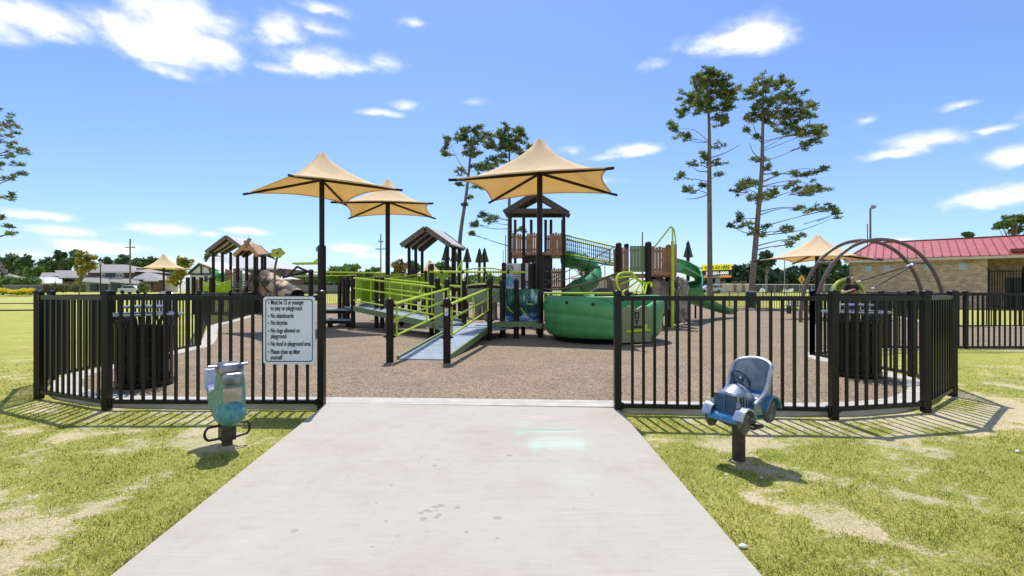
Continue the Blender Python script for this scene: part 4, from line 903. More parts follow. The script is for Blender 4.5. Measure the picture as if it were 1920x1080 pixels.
# climbing rocks
def rock(px0, py0, px1, py1, Y, name, depth=.5, seed=0, m=None):
    bm = bmesh.new(); bmesh.ops.create_icosphere(bm, subdivisions=4, radius=1)
    cx, cz = (X(px0, Y) + X(px1, Y)) / 2, (Z(py0, Y) + Z(py1, Y)) / 2; rx, rz_ = (X(px1, Y) - X(px0, Y)) / 2, (Z(py0, Y) - Z(py1, Y)) / 2
    for v in bm.verts:
        n_ = v.co.normalized(); q = Vector((math.copysign(abs(n_.x) ** .6, n_.x), math.copysign(abs(n_.y) ** .6, n_.y), math.copysign(abs(n_.z) ** .5, n_.z)))
        d = mnoise.noise(n_ * 2.2 + Vector((seed, 0, 0))) * .22 + round(mnoise.noise(Vector((n_.x * 1.5, seed, n_.z * 6))) * 3) / 3 * .12
        q *= 1 + d; v.co = Vector((q.x * rx, q.y * depth, q.z * rz_)) * .9
    vs = [v.co + Vector((cx, Y, cz)) for v in bm.verts]; fs = [[v.index for v in f.verts] for f in bm.faces]; bm.free()
    return MB().add(vs, fs).build(name, m or M_rock, PS, sharp=28)
rock(1139, 512, 1178, 556, 16.9, 'climbing_rock', .6, 1); rock(1206, 517, 1252, 600, 17.0, 'climbing_rock', .5, 5); rock(1168, 548, 1215, 612, 17.0, 'climbing_rock', .6, 9); rock(1263, 515, 1286, 612, 17.2, 'climbing_rock', .5, 13, mat('grey_cast_rock', (.17, .145, .125), rough=.85, c2=(.38, .34, .30), scale=5, bump=.7, bscale=16))
for px in (1240, 1250, 1228): post(X(px, 17.8), 17.8, sd_, r=.07, dome=False)
# ---- winding open slide
def chute(pts, rad, name, m, k=7, th=.03, rolls=None):
    c = smooth_pts(pts, k); rl = np.interp(np.arange(len(c)) / k, np.arange(len(pts)), rolls); a = MB(); vs = []; prof = []
    for j in range(11): x = R(-82 + 16.4 * j); prof.append((math.sin(x) * rad, rad * (1 - math.cos(x)) * .75))
    prof = prof + [(p[0] * 1.0 + math.copysign(th, p[0]) * (abs(p[0]) / rad), p[1] - th * (1 - abs(p[0]) / rad * .9)) for p in prof[::-1]]
    k_ = len(prof)
    for i, p in enumerate(c):
        d = c[min(i + 1, len(c) - 1)] - c[max(i - 1, 0)]; d.z = 0; d.normalize(); s = Vector((d.y, -d.x, 0)); a_ = R(rl[i]); up = Vector((0, 0, 1)) * math.cos(a_) + s * math.sin(a_); s = s * math.cos(a_) - Vector((0, 0, 1)) * math.sin(a_)
        for (u, v) in prof: vs.append(p + s * u + up * v)
    fs = [(i * k_ + j, i * k_ + (j + 1) % k_, (i + 1) * k_ + (j + 1) % k_, (i + 1) * k_ + j) for i in range(len(c) - 1) for j in range(k_)] + [tuple(range(k_)), tuple(range((len(c) - 1) * k_, len(c) * k_))[::-1]]
    a.add(vs, fs); o = a.build(name, m, PS, sharp=50)
    e = MB(); 
    for jj in (0, 10): e.tube([vs[i * k_ + jj] for i in range(len(c))], .032, 6)
    e.build('slide_edge', mat('pale_green_edge', (.10, .36, .19), rough=.4), o); return o
chute([P(1256, 506, 18.6), P(1280, 510, 20.3), P(1299, 518, 21.4), P(1307, 530, 21.2), P(1300, 545, 20.6), P(1294, 557, 20.3), P(1301, 568, 20.6), P(1322, 577, 21.6), P(1346, 584.5, 22.5), P(1364, 588.5, 23.2)], .47, 'winding_slide', M_green, rolls=[25, 42, 52, 45, 15, -8, -8, 8, 14, 10])
a = MB(); a.cyl((X(1304, 22.2), 22.2, 0), .045, .8, 8); a.build('slide_leg', M_black, PS); a = MB(); a.cyl((X(1338, 22.6), 22.6, 0), .045, .4, 8); a.build('slide_leg', M_black, PS)

# ------------------------------------------------------------------ tub spinner
def tub():
    cx, cy = 2.36, 12.62; r0 = 1.54; t = thing('tub_spinner', (cx, cy, 0), 'big round green plastic wheelchair spinner tub with olive gate panel', 'spinner')
    ga = math.atan2(-cy, -cx) + R(32)             # where the gate stands
    def rim(a):
        d = abs((a - ga + math.pi) % (2 * math.pi) - math.pi); return 1.125 - .26 * math.exp(-((d) / .55) ** 2) + .03 * math.cos(2 * a)
    rel = [(.86, .02), (.91, .05), (.95, .13), (.966, .25), (.964, .31), (.976, .36), (.985, .47), (.984, .55), (.978, .575), (.992, .61), (1.0, .72), (.99, .85), (.975, .93), (.95, .985), (.915, 1.0), (.89, .98), (.88, .9), (.86, .5), (.82, .12), (.3, .11), (.001, .11)]
    gap = .245
    a = MB(); a.lathe([(r0 * q, .10 + z) for q, z in rel], (cx, cy, 0), 84, ga + gap, ga + 2 * math.pi - gap, fn=lambda an, i, r, z: (r, .10 + (z - .10) * (rim(an) - .10)))
    o = a.build('tub_body', M_green, t, sharp=60)
    a = MB(); a.cyl((cx, cy, .0), r0 * .80, .125, 40, r0 * .84); a.build('base_ring', M_black, t)
    a = MB()
    base = math.atan2(-cy, -cx)
    for px, z in ((1026, .97), (1063, .975), (1112, .945), (1221, .93)):
        th = math.atan((px - 960) / F); d0 = Vector((math.sin(th), math.cos(th))); c2 = Vector((cx, cy)); bq = d0.dot(c2); D = bq * bq - c2.length_squared + (r0 * .985) ** 2
        s_ = bq - math.sqrt(max(D, 0)) if px < 1200 else bq + math.sqrt(max(D, 0)) - .2
        p = d0 * s_; nn = (p - c2).normalized(); a.tube([(p.x - nn.x * .03, p.y - nn.y * .03, z), (p.x + nn.x * .014, p.y + nn.y * .014, z)], .040, 14)
    a.build('hand_hole', M_black, o)
    d = Vector((math.cos(ga), math.sin(ga), 0)); s = Vector((-d.y, d.x, 0)); C = Vector((cx, cy, 0)) + d * (r0 * .955)
    wv = .40; poly = [(-wv, .06), (wv, .06), (wv, .80)]
    for k in range(17): u = 1 - k / 8; poly.append((u * wv * .99, .83 + .085 * abs(math.sin(math.pi * u))))
    poly.append((-wv, .80)); a = MB(); a.prism(poly, C + d * -.04, s, (0, 0, 1), .08); g = bevel(a.build('gate_panel', mat('olive_tan_panel', (.20, .235, .115), rough=.5, var=.1), t), .012, 2)
    q = MB(); q.beam(C + d * .06 - s * .33 + Vector((0, 0, .33)), C + d * .06 + s * .33 + Vector((0, 0, .35)), .05, .055); q.box(C + d * .055 + s * .2 + Vector((0, 0, .42)), (.05, .08, .13), math.atan2(d.y, d.x)); q.build('lime_bar', M_lime, g)
    q = MB()
    for (u, v, w_, h) in ((-.0, .72, .13, .035), (-.0, .60, .10, .03), (-.045, .66, .03, .13), (.045, .65, .03, .12), (0, .5, .05, .1), (.0, .55, .12, .02)): q.box(C + d * .046 + s * (u - .02) + Vector((0, 0, v + .03)), (.012, w_, h), math.atan2(d.y, d.x))
    q.prism([(-.14, .40), (.14, .40), (.08, .45), (-.08, .45)], C + d * .041, s, (0, 0, 1), .012); q.build('picture_mark', M_ink, g)
tub()

# ------------------------------------------------------------------ tree-shaped toppers on posts
M_tp = mat('tree_panel_green', (.075, .115, .055), rough=.6, var=.2)
def topper(px, py, Y, label, s=1.0):
    t = thing('tree_topper', (X(px, Y), Y, 0), label, 'tree topper', 'flat pine tree toppers on brown posts')
    h = 27 / F * Y * s; w_ = 8.6 / F * Y * s; z1 = Z(py, Y); poly = [(0, h), (-w_ * .25, h * .86), (-w_ * .45, h * .6), (-w_ * .8, h * .22)]
    low = [(-w_ + 2 * w_ * k / 8, 0 if k % 2 else -.05 * h) for k in range(9)]
    poly = [(0, h), (-w_ * .2, h * .9), (-w_ * .5, h * .55), (-w_, 0)] + low[1:-1] + [(w_, 0), (w_ * .5, h * .55), (w_ * .2, h * .9)]
    for k in range(2):
        a = MB(); an = R(20 + 80 * k) if k else R(8); a.prism(poly, (X(px, Y), Y, z1 - h), (math.cos(an), math.sin(an), 0), (0, 0, 1), .03); a.build('tree_panel', M_tp, t)
    a = MB(); a.tube([(X(px, Y), Y, 0), (X(px, Y), Y, z1 - .1)], .075, 10); a.build('post', M_brown, t)
for px, py, Y, lb in ((836, 461, 24, 'pine shaped topper hidden behind the right posts of the grey shelter'), (852.5, 463, 24.4, 'pine shaped topper between the right posts of the grey shelter'),
                      (876, 464, 23.6, 'pine shaped topper just right of the grey shelter roof'), (899, 465, 25, 'left one of two touching pine shaped toppers beyond the arched bridge'), (908.5, 464, 25.3, 'right one of two touching pine shaped toppers beyond the arched bridge')):
    topper(px, py, Y, lb)
topper(1290, 451, 22, 'pine shaped topper standing alone above the winding green slide', 1.15)

# ------------------------------------------------------------------ toddler structure on the left
TS = thing('toddler_structure', (X(450, 28), 28, 0), 'toddler climbing structure with grey and tan gabled roofs and a log slide', 'play structure')
Yq = 28.0
gable(P(424.5, 443, Yq), P(462, 450, Yq + 2.4), P(386, 472.5, Yq), P(464, 472, Yq), P(420, 475, Yq + 2.4), P(500, 473, Yq + 2.4), TS, M_roofm, M_fascia)
gable(P(463, 456, 26.5), P(486, 461, 28), P(438.5, 479, 26.5), P(483, 479, 26.5), P(460, 480, 28), P(503, 477.5, 28), TS, M_tanroof, M_tanroof, rafters=2)
a = MB(); a.tube([P(461, 459, 26.4), P(469, 447, 26.4)], .10, 8); a.tube([P(465, 459, 26.4), P(459, 452, 26.4)], .08, 8); a.build('finial', M_wood, TS)
a = MB(); a.beam(P(449, 467, 26.5), P(476, 467, 26.5), .1, .16); a.build('cross_beam', M_tanroof, TS)
for px, py, Y in ((400, 474, 28.2), (417, 474, 29), (432.5, 474, 30), (445.5, 479, 26.6), (462.5, 477, 27.6), (478, 479, 26.7), (481.5, 479, 26.7), (491.5, 478, 27.8), (497, 478, 27.8)):
    a = MB(); a.tube([(X(px, Y), Y, -.02), P(px, py - 1, Y)], .085 if px < 480 else .075, 10); a.build('post', M_brown, TS)
lg = [P(484, 523, 27.2), P(498, 523, 27.0), P(520, 536, 26.2), P(540, 548, 25.6), P(556, 558, 25.2)]
M_log = mat('birch_log', (.055, .04, .032), rough=.8, c2=(.50, .38, .25), scale=2.0, lo=.49, hi=.57, bump=.4, bscale=8)
a = MB(); a.tube(smooth_pts(lg, 5), .46, 16, cap=False); a.tube(smooth_pts(lg, 5), .40, 16, cap=False); a.build('log_slide', M_log, TS, sharp=60)
a = MB(); c = Vector(lg[0]); a.cyl((c.x + .1, c.y + .1, 0), .42, c.z + .5, 16); a.build('log_end', M_log, TS)
slats(422, 434, 505, 545, 28.5, par=TS); slats(437, 450, 503, 545, 28.5, par=TS); slats(365, 372, 523, 546, 27, k=2, par=TS)
a = MB(); a.prism([(X(395, 28), 28), (X(484, 27), 27), (X(497, 29), 29), (X(420, 30.4), 30.4)], (0, 0, 1.22), (1, 0, 0), (0, 1, 0), .08); a.build('deck', M_black, TS)
for (x0, x1) in ((380, 394), (402.5, 432)):
    a = MB(); Y = 26.5; k = 8 if x0 < 400 else 14; p0, p1 = P(x0, 527, Y), P(x1, 525, Y)
    for j in range(k + 1):
        u = j / k; q = p0.lerp(p1, u) - Vector((0, 0, .12 * math.sin(math.pi * u))); a.tube([q, Vector((q.x, Y, .9))], .017, 5)
    a.tube([p0.lerp(p1, j / 8) - Vector((0, 0, .12 * math.sin(math.pi * j / 8))) for j in range(9)], .025, 6); a.build('lime_net', M_lime, TS)
a = MB(); a.beam(P(380, 546, 27.2), P(432, 544, 27.2), .04, .6); a.build('lime_panel', M_limep, TS)
for px, py in ((352, 520), (363, 519), (377, 520), (398, 520)): a = MB(); a.tube([(X(px, 26.5), 26.5, 0), P(px, py, 26.5)], .10 if px != 398 else .16, 10); a.build('short_post', M_brown, TS)
a = MB(); a.tube([P(378, 527, 26.5), P(400, 521, 26.5), P(444, 510, 27)], .025, 6); a.build('hand_rope', M_black, TS)
a = MB(); a.beam(P(436, 541, 25.8), P(449, 522, 27), .08, .1); a.beam(P(457, 543, 25.8), P(471, 521, 27), .08, .1)
for k in range(4): a.beam(P(437 + 3.3 * k, 541 - 4.5 * k, 25.8 + .3 * k), P(458 + 3.3 * k, 542 - 4.8 * k, 25.8 + .3 * k), .25, .05)
a.build('stair', M_fascia, TS)
for px in (449, 473): pbox('olive_slat_panel', px, 506, px + 5, 545, 27.1, M_sage, .05, TS)
a = MB(); a.sphere(P(411, 519, 31), (.5, .5, .4), 14, 8); a.build('green_dome', M_green, TS)

a = MB(); a.tube(smooth_pts([P(588, 493, 20.2), P(597, 486, 20.2), P(606, 483, 20.2)], 4), .05, 6); a.tube([P(597, 486, 20.2), P(603, 478, 20.2)], .03, 6); a.build('lime_stem', M_lime, PS)
a = MB(); a.sphere(P(596, 467, 20.2), (.10, .05, .12), 12, 8); a.build('blue_petal', mat('sky_blue_plastic', (.12, .42, .62), rough=.4), PS)
def flower():
    Y = 25; c = P(521, 474.5, Y); t = thing('flower_topper', (X(515, Y), Y, 0), 'olive yellow flower shaped topper on a leaning grey stalk', 'flower topper')
    poly = []
    for k in range(50): a_ = 2 * math.pi * k / 50; r_ = .29 + .035 * math.cos(5 * a_); poly.append((r_ * math.cos(a_) * 1.15, r_ * math.sin(a_) * .85))
    a = MB(); a.prism(poly, c, (1, .1, 0), (0, .3, 1), .05); a.build('petals', mat('olive_yellow', (.42, .44, .02), rough=.5), t)
    a = MB(); a.sphere(c + Vector((0, -.06, 0)), .07, 10, 6); a.build('centre', M_fascia, t)
    a = MB(); a.tube(smooth_pts([(X(515, Y), Y, 0), P(515, 520, Y), P(516, 500, Y), c + Vector((0, .05, 0))], 4), .06, 8); a.build('stalk', M_fascia, t)
flower()
# ------------------------------------------------------------------ swing arches, seat and person
M_arch = mat('brown_arch_tube', (.13, .085, .07), rough=.35, var=.12, spec=.6)
def arches():
    t = thing('arch_swing', (X(1630, 19), 19, 0), 'pair of brown tube arches carrying a swing near the brick building', 'swing')
    tops = []
    for cp, Y, hw, zt in ((1618, 19.5, 2.52, Z(451, 19.5)), (1651, 18.5, 2.50, Z(449, 18.5))):
        a = MB(); cx = X(cp, Y); pts = []
        for k in range(41):
            x = math.pi * k / 40; c, s = math.cos(x), math.sin(x); pts.append((cx - hw * math.copysign(abs(c) ** .95, c), Y, zt * abs(s) ** .92))
        a.tube(pts, .068, 12); a.build('arch', M_arch, t); tops.append(pts)
    a = MB(); a.tube([tops[0][10], tops[1][10]], .05, 8); a.tube([tops[0][30], tops[1][30]], .05, 8); a.build('cross_bar', M_arch, t)
    k = (Vector(tops[0][30]) + Vector(tops[1][30])) / 2 - Vector((.2, 0, .05))
    a = MB(); a.sphere(k - Vector((0, .05, .06)), (.11, .08, .08), 10, 6); a.tube([k, k - Vector((.25, 0, .12))], .045, 8); a.build('swivel', M_steel, t)
    a = MB(); a.tube([k - Vector((.25, 0, .12)), P(1607, 529, 18.9)], .022, 6); a.tube([k - Vector((.1, 0, .14)), P(1636, 541, 18.5)], .022, 6); ro = a.build('rope', mat('black_rope', (.03, .028, .026), rough=.7), t)
    a = MB(); a.tube([P(1606.5, 529.5, 18.9), P(1613.5, 526.5, 18.9)], .035, 6); a.tube([P(1634, 541.5, 18.5), P(1639, 539.5, 18.5)], .035, 6); a.build('rope_end', M_white, ro)
    Y = 19.1; c = P(1587, 549, Y); a = MB(); prof = []
    for k_ in range(13): x = R(90 * k_ / 12); prof.append((math.sin(x), math.cos(x)))
    vs = []; nA = 36
    for (r, q) in prof:
        for j in range(nA): an = 2 * math.pi * j / nA; vs.append(Vector((r * .74 * math.cos(an), .50 * q - .12 * r, r * .54 * math.sin(an))))
    M = Matrix.Rotation(R(14), 3, 'Z') @ Matrix.Rotation(R(-8), 3, 'X'); vs = [c + M @ v for v in vs]
    a.add(vs, [(i * nA + j, (i + 1) * nA + j, (i + 1) * nA + (j + 1) % nA, i * nA + (j + 1) % nA) for i in range(12) for j in range(nA)]); o = a.build('seat_shell', mat('lime_seat', (.26, .36, .045), rough=.5), t)
    sdm = o.modifiers.new('thick', 'SOLIDIFY'); sdm.thickness = .05
    rim = [vs[12 * nA + j] for j in range(nA)]; a = MB(); a.tube(rim, .062, 8, closed=True); a.build('seat_rim', mat('bright_lime_rim', (.50, .56, .10), rough=.35), o)
    a = MB(); a.box(c + Vector((.05, -.2, -.22)), (1.0, .5, .08)); a.build('seat_pad', mat('dark_green_mesh', (.05, .10, .035), rough=.7), o)
    a = MB(); a.tube([c + Vector((.78, -.25, -.04)), c + Vector((.98, -.3, -.02))], .05, 8); a.build('seat_bracket', M_black, o)
arches()

def skin_mesh(name, verts, edges, m, parent, sub=2, loc=(0, 0, 0)):
    me = bpy.data.meshes.new(name + '_cage'); me.from_pydata([v[:3] for v in verts], edges, []); o = bpy.data.objects.new(name, me); col.objects.link(o)
    sk = o.modifiers.new('skin', 'SKIN'); sk.use_smooth_shade = True; me.skin_vertices or None
    for i, v in enumerate(verts):
        r = v[3]; me.skin_vertices[0].data[i].radius = (r, r) if not isinstance(r, tuple) else r
        me.skin_vertices[0].data[i].use_root = (i == 0)
    s = o.modifiers.new('sub', 'SUBSURF'); s.levels = sub; s.render_levels = sub
    dg = bpy.context.evaluated_depsgraph_get(); dg.update(); ev = o.evaluated_get(dg); m2 = bpy.data.meshes.new_from_object(ev)
    bpy.data.objects.remove(o); m2.name = name; m2.materials.clear(); m2.materials.append(m); m2.polygons.foreach_set('use_smooth', [True] * len(m2.polygons))
    q = bpy.data.objects.new(name, m2); col.objects.link(q); q.parent = parent; q.location = loc; return q
def person():
    Y = 17.2; bx = X(1594, Y); t = thing('person', (bx, Y, 0), 'person with long dark hair in a black top standing at the lime swing seat', 'person')
    skin = mat('skin', (.46, .27, .19), rough=.55, var=.06); blk = mat('black_cotton', (.012, .012, .014), rough=.85); red = mat('red_cloth', (.40, .022, .035), rough=.8); denim = mat('dark_denim', (.03, .045, .08), rough=.85); hairm = mat('dark_hair', (.018, .011, .008), rough=.45, var=.3, scale=30)
    V = [(0, 0, .98, (.145, .11)), (.0, 0, 1.14, (.125, .095)), (.0, -.01, 1.32, (.15, .105)), (.01, -.01, 1.46, (.10, .075)), (.015, -.02, 1.535, .048), (.03, -.03, 1.60, .066), (.035, -.035, 1.68, .092), (.03, -.03, 1.75, .072)]
    E = [(i, i + 1) for i in range(7)]
    def chain(start, pts):
        p = start
        for q in pts: V.append(q); E.append((p, len(V) - 1)); p = len(V) - 1
        return p
    # viewer's left arm bent over the chest, viewer's right arm hanging out to the seat
    hl = chain(3, [(-.17, -.0, 1.44, .055), (-.31, -.07, 1.26, .045), (-.37, -.14, 1.19, .042), (-.22, -.25, 1.25, .034), (-.12, -.29, 1.30, .026), (-.085, -.30, 1.315, .028)])
    hr = chain(3, [(.18, -.01, 1.44, .055), (.29, -.03, 1.27, .044), (.34, -.06, 1.19, .040), (.37, -.16, 1.07, .032), (.38, -.22, 1.02, .025), (.385, -.25, .99, .027)])
    for h, (dx, dy, dz) in ((hl, (.8, -.2, .3)), (hr, (.15, -.5, -.6))):
        bxh, byh, bzh, _ = V[h]; d = Vector((dx, dy, dz)).normalized(); sd_ = d.cross(Vector((0, 0, 1))).normalized()
        for k, ln in enumerate((.062, .072, .068, .054)):
            o = Vector((bxh, byh, bzh)) + sd_ * (.012 * (k - 1.5)); chain(h, [(*(o + d * .022), .010), (*(o + d * (ln * .6)), .009), (*(o + d * ln - Vector((0, 0, .018))), .008)])
        o = Vector((bxh, byh, bzh)); chain(h, [(*(o - d * .01 - sd_ * .03), .011), (*(o + d * .025 - sd_ * .042), .009)])
    for sg in (-1, 1): chain(0, [(sg * .09, 0, .88, .10), (sg * .10, -.01, .50, .062), (sg * .105, .01, .28, .055), (sg * .105, .02, .09, .04), (sg * .11, -.06, .04, .042), (sg * .115, -.14, .03, .035)])
    body = skin_mesh('body', V, E, skin, t)
    # face, turned to the viewer's right
    fa = MB(); B = Vector((bx, Y, 0))
    fd = Vector((.62, -.78, 0)); fs_ = Vector((fd.y, -fd.x, 0)) * -1; hc = B + Vector((.035, -.035, 1.675))
    fa.sphere(hc + fd * .088 + Vector((0, 0, -.012)), (.016, .022, .026), 8, 6); fa.sphere(hc + fd * .082 + Vector((0, 0, -.052)), (.026, .012, .008), 8, 4)
    for sg in (-1, 1): fa.sphere(hc + fs_ * sg * .088, (.012, .02, .032), 8, 6)
    fa.build('face_detail', skin, t)
    ey = MB()
    for sg in (-1, 1): ey.sphere(hc + fd * .080 + fs_ * sg * .032 + Vector((0, 0, .012)), .012, 8, 6)
    ey.build('eye', M_ink, t)
    # hair
    hv = [(.02, -.01, 1.755, .10), (-.01, .025, 1.70, .108), (-.05, .05, 1.60, .095), (-.075, .05, 1.48, .08), (-.085, .045, 1.36, .06), (-.085, .03, 1.24, .035)]
    skin_mesh('hair', hv + [(.06, .05, 1.55, .06), (.085, -.02, 1.44, .05), (.09, -.06, 1.34, .035)], [(0, 1), (1, 2), (2, 3), (3, 4), (4, 5), (2, 6), (6, 7), (7, 8)], hairm, t)
    sv_ = [(0, 0, 1.08, (.15, .118)), (.0, -.0, 1.20, (.142, .11)), (.0, -.01, 1.33, (.168, .122)), (.01, -.01, 1.45, (.12, .09)), (-.17, 0, 1.445, .072), (-.30, -.065, 1.275, .066), (.18, -.01, 1.445, .072), (.285, -.03, 1.285, .066)]
    skin_mesh('shirt', sv_, [(0, 1), (1, 2), (2, 3), (3, 4), (4, 5), (3, 6), (6, 7)], blk, t)
    skin_mesh('red_front', [(.02, -.05, 1.10, (.105, .10)), (.03, -.075, 1.22, (.10, .075)), (.035, -.085, 1.285, (.085, .05))], [(0, 1), (1, 2)], red, t)
    skin_mesh('trousers', [(0, 0, 1.0, (.158, .122)), (-.09, 0, .87, .112), (-.10, -.01, .50, .078), (-.105, .015, .12, .062), (.09, 0, .87, .112), (.10, -.01, .50, .078), (.105, .015, .12, .062)], [(0, 1), (1, 2), (2, 3), (0, 4), (4, 5), (5, 6)], denim, t)
person()

# ------------------------------------------------------------------ brick building with a red roof
def brick_mat(name, w_, c1, c2, mortar):
    m, n, l, b = nodes(name); g = n.new('ShaderNodeNewGeometry'); dt = n.new('ShaderNodeVectorMath'); dt.operation = 'DOT_PRODUCT'; dt.inputs[1].default_value = (w_[0], w_[1], 0); l.new(g.outputs['Position'], dt.inputs[0])
    sp = n.new('ShaderNodeSeparateXYZ'); l.new(g.outputs['Position'], sp.inputs[0]); cb = n.new('ShaderNodeCombineXYZ'); l.new(dt.outputs['Value'], cb.inputs[0]); l.new(sp.outputs[2], cb.inputs[1])
    br = n.new('ShaderNodeTexBrick'); l.new(cb.outputs[0], br.inputs['Vector']); br.inputs['Scale'].default_value = 1; br.inputs['Brick Width'].default_value = .34; br.inputs['Row Height'].default_value = .11; br.inputs['Mortar Size'].default_value = .014
    br.inputs['Color1'].default_value = (*c1, 1); br.inputs['Color2'].default_value = (*c2, 1); br.inputs['Mortar'].default_value = (*mortar, 1); br.inputs['Bias'].default_value = -.1
    c = mixc_n(n, l, .6, br.outputs[0], ramp(n, l, noise_n(n, l, 2.5, 6, .7), [(.35, (.65, .62, .6)), (.65, (1.2, 1.15, 1.1))]), 'MULTIPLY'); l.new(c, b.inputs['Base Color']); b.inputs['Roughness'].default_value = .9
    bump_n(n, l, b, br.outputs['Fac'], -.4, .02); return m
M_red = mat('red_metal_roof', (.40, .105, .10), rough=.45, var=.10, scale=1.5)
M_redd = mat('dark_red_trim', (.20, .03, .028), rough=.45)
M_glass = mat('pale_window_glass', (.30, .42, .50), rough=.15, var=.15)
M_dglass = mat('dark_window_glass', (.025, .035, .042), rough=.12, var=.3)
M_trim = mat('cream_trim', (.55, .48, .38), rough=.6)
def brick_building():
    w_ = Vector((.782, -.623, 0)); n_ = Vector((.623, .782, 0)); C = Vector((26.75, 38.0, 0)); L1, L2, D = 7.6, 16.0, 7.6; ez = 3.72
    t = thing('brick_building', C, 'low tan brick building with a red standing seam metal roof', 'building'); bm_ = brick_mat('tan_brick', w_, (.33, .215, .145), (.55, .41, .29), (.47, .41, .34))
    def pt(a, b, z): return C + w_ * a + n_ * b + Vector((0, 0, z))
    def wall(a0, b0, a1, b1, z0, z1, name='wall', m=None, th=.2):
        q = MB(); p, r_ = pt(a0, b0, 0), pt(a1, b1, 0); q.beam(p + Vector((0, 0, (z0 + z1) / 2)), r_ + Vector((0, 0, (z0 + z1) / 2)), th, z1 - z0); return q.build(name, m or bm_, t)
    wall(0, 0, L1, 0, -.1, ez); wall(-.1, .1, -.1, D, -.1, ez); wall(L1 - .1, .1, L1 - .1, 2.4, -.1, ez); wall(L1, 2.5, L2, 2.5, -.1, ez); wall(0, D, L2, D, -.1, ez)
    for px, py in ((1628.6, 503), (1663, 502), (1701, 501), (1740, 500), (1805.6, 499)):
        u = (px - 960) / F; a = (u * C.y - C.x) / (w_.x - u * w_.y); p = pt(a, 0, 0); z = Z(py, p.y); q = MB(); q.beam(pt(a - .21, -.115, z), pt(a + .21, -.115, z), .03, .40); wd = q.build('window', M_glass, t)
        q = MB()
        q.beam(pt(a - .25, -.13, z - .22), pt(a + .25, -.13, z - .22), .04, .05); q.build('sill', M_trim, wd)
    # roof
    rz_ = 5.25; A0, A1 = -.5, L2 + .6; fr = [pt(A0, -.55, ez - .02), pt(A1, -.55, ez - .02), pt(A1, 3.8, rz_), pt(A0 + 1.6, 3.8, rz_)]; bk = [pt(A0, D + .55, ez - .02), pt(A1, D + .55, ez - .02), pt(A1, 3.8, rz_), pt(A0 + 1.6, 3.8, rz_)]
    q = MB(); dz = Vector((0, 0, .1))
    def slab(vs): k = len(vs); q.add(list(vs) + [v - dz for v in vs], [tuple(range(k)), tuple(range(k, 2 * k))[::-1]] + [(i, (i + 1) % k, k + (i + 1) % k, k + i) for i in range(k)])
    slab(fr); slab(bk[::-1]); slab([fr[0], fr[3], bk[0]]); ro = q.build('roof', M_red, t, smooth=False)
    q = MB(); k = int((A1 - A0) / .48)
    for i in range(1, k):
        a = A0 + .48 * i; b1 = 3.8; b0 = -.55; top = 1.0 if a > A0 + 1.6 else (a - A0) / 1.6
        p0, p1 = pt(a, b0, ez), pt(a, b0 + (b1 - b0) * top, ez + (rz_ - ez) * top); q.beam(p0 + Vector((0, 0, .012)), p1 + Vector((0, 0, .012)), .05, .07)
    q.beam(fr[3] + Vector((0, 0, .03)), fr[2] + Vector((0, 0, .03)), .2, .08); q.beam(fr[0] + Vector((0, 0, .03)), fr[3] + Vector((0, 0, .03)), .14, .08); q.build('seam', M_redd, ro)
    q = MB(); q.beam(fr[0] + Vector((0, 0, -.15)), fr[1] + Vector((0, 0, -.15)), .08, .18); q.build('fascia', M_trim, ro); q = MB(); q.add([pt(A0, -.5, ez - .19), pt(A1, -.5, ez - .19), pt(A1, 2.6, ez - .19), pt(A0, 2.6, ez - .19)], [(0, 1, 2, 3)]); q.build('soffit', M_trim, ro)
    q = MB()
    for i in range(26): a = L1 + .15 + .13 * i; q.beam(pt(a, .4, .1), pt(a, .4, 2.75), .03, .03)
    for z in (.15, 2.6): q.beam(pt(L1, .4, z), pt(L1 + 3.6, .4, z), .04, .05)
    for a in (L1 + .06, L1 + 1.8, L1 + 3.6): q.beam(pt(a, .4, 0), pt(a, .4, 2.9), .09, .09)
    q.build('gate', M_black, t); q = MB(); q.beam(pt(L1 + 1.2, 2.36, 1.1), pt(L1 + 2.2, 2.36, 1.1), .06, 2.2); q.build('door', M_dglass, t)
    q = MB(); q.box(pt(L1 + 1.9, -.1, ez + .25), (1.6, .5, .25), math.atan2(w_.y, w_.x)); q.build('vent', M_redd, ro)
brick_building()

# ------------------------------------------------------------------ trees
def leaf_mesh(name, m, parent, centres, radii, n, size, seed, flat=1.0, shell=.45):
    r = np.random.RandomState(seed); c = np.array(centres); rad = np.array(radii); vol = rad.prod(1) ** .8; pick = r.choice(len(c), n, p=vol / vol.sum())
    d = r.normal(size=(n, 3)); d /= np.linalg.norm(d, axis=1, keepdims=True); rr = (shell + (1 - shell) * r.rand(n)) ** .8 * (.75 + .45 * r.rand(n))
    p = c[pick] + d * rad[pick] * rr[:, None]
    u = r.normal(size=(n, 3)); u /= np.linalg.norm(u, axis=1, keepdims=True); v = np.cross(u, r.normal(size=(n, 3))); v /= np.linalg.norm(v, axis=1, keepdims=True)
    s = size * (.6 + .8 * r.rand(n))[:, None]; V = np.stack([p - u * s, p + v * s * .55, p + u * s, p - v * s * .55], 1)
    off = Vector((0, 0, 0)); q = parent
    while q is not None: off += q.location; q = q.parent
    V = V.reshape(-1, 3) - np.array(off); me = bpy.data.meshes.new(name); np_mesh(me, V, np.arange(4 * n).reshape(-1, 4), 4); me.materials.append(m)
    o = bpy.data.objects.new(name, me); col.objects.link(o); o.parent = parent; return o
def foliage(name, c1, c2, sc=.5): return mat(name, c1, rough=.65, c2=c2, scale=sc, detail=7, lo=.36, hi=.64, trans=.25)
M_oak = foliage('far_oak_leaves', (.055, .12, .045), (.14, .22, .065)); M_dark = foliage('dark_wood_leaves', (.030, .075, .042), (.075, .14, .062)); M_yel = foliage('yellowing_leaves', (.16, .18, .02), (.46, .38, .05), 1.5)
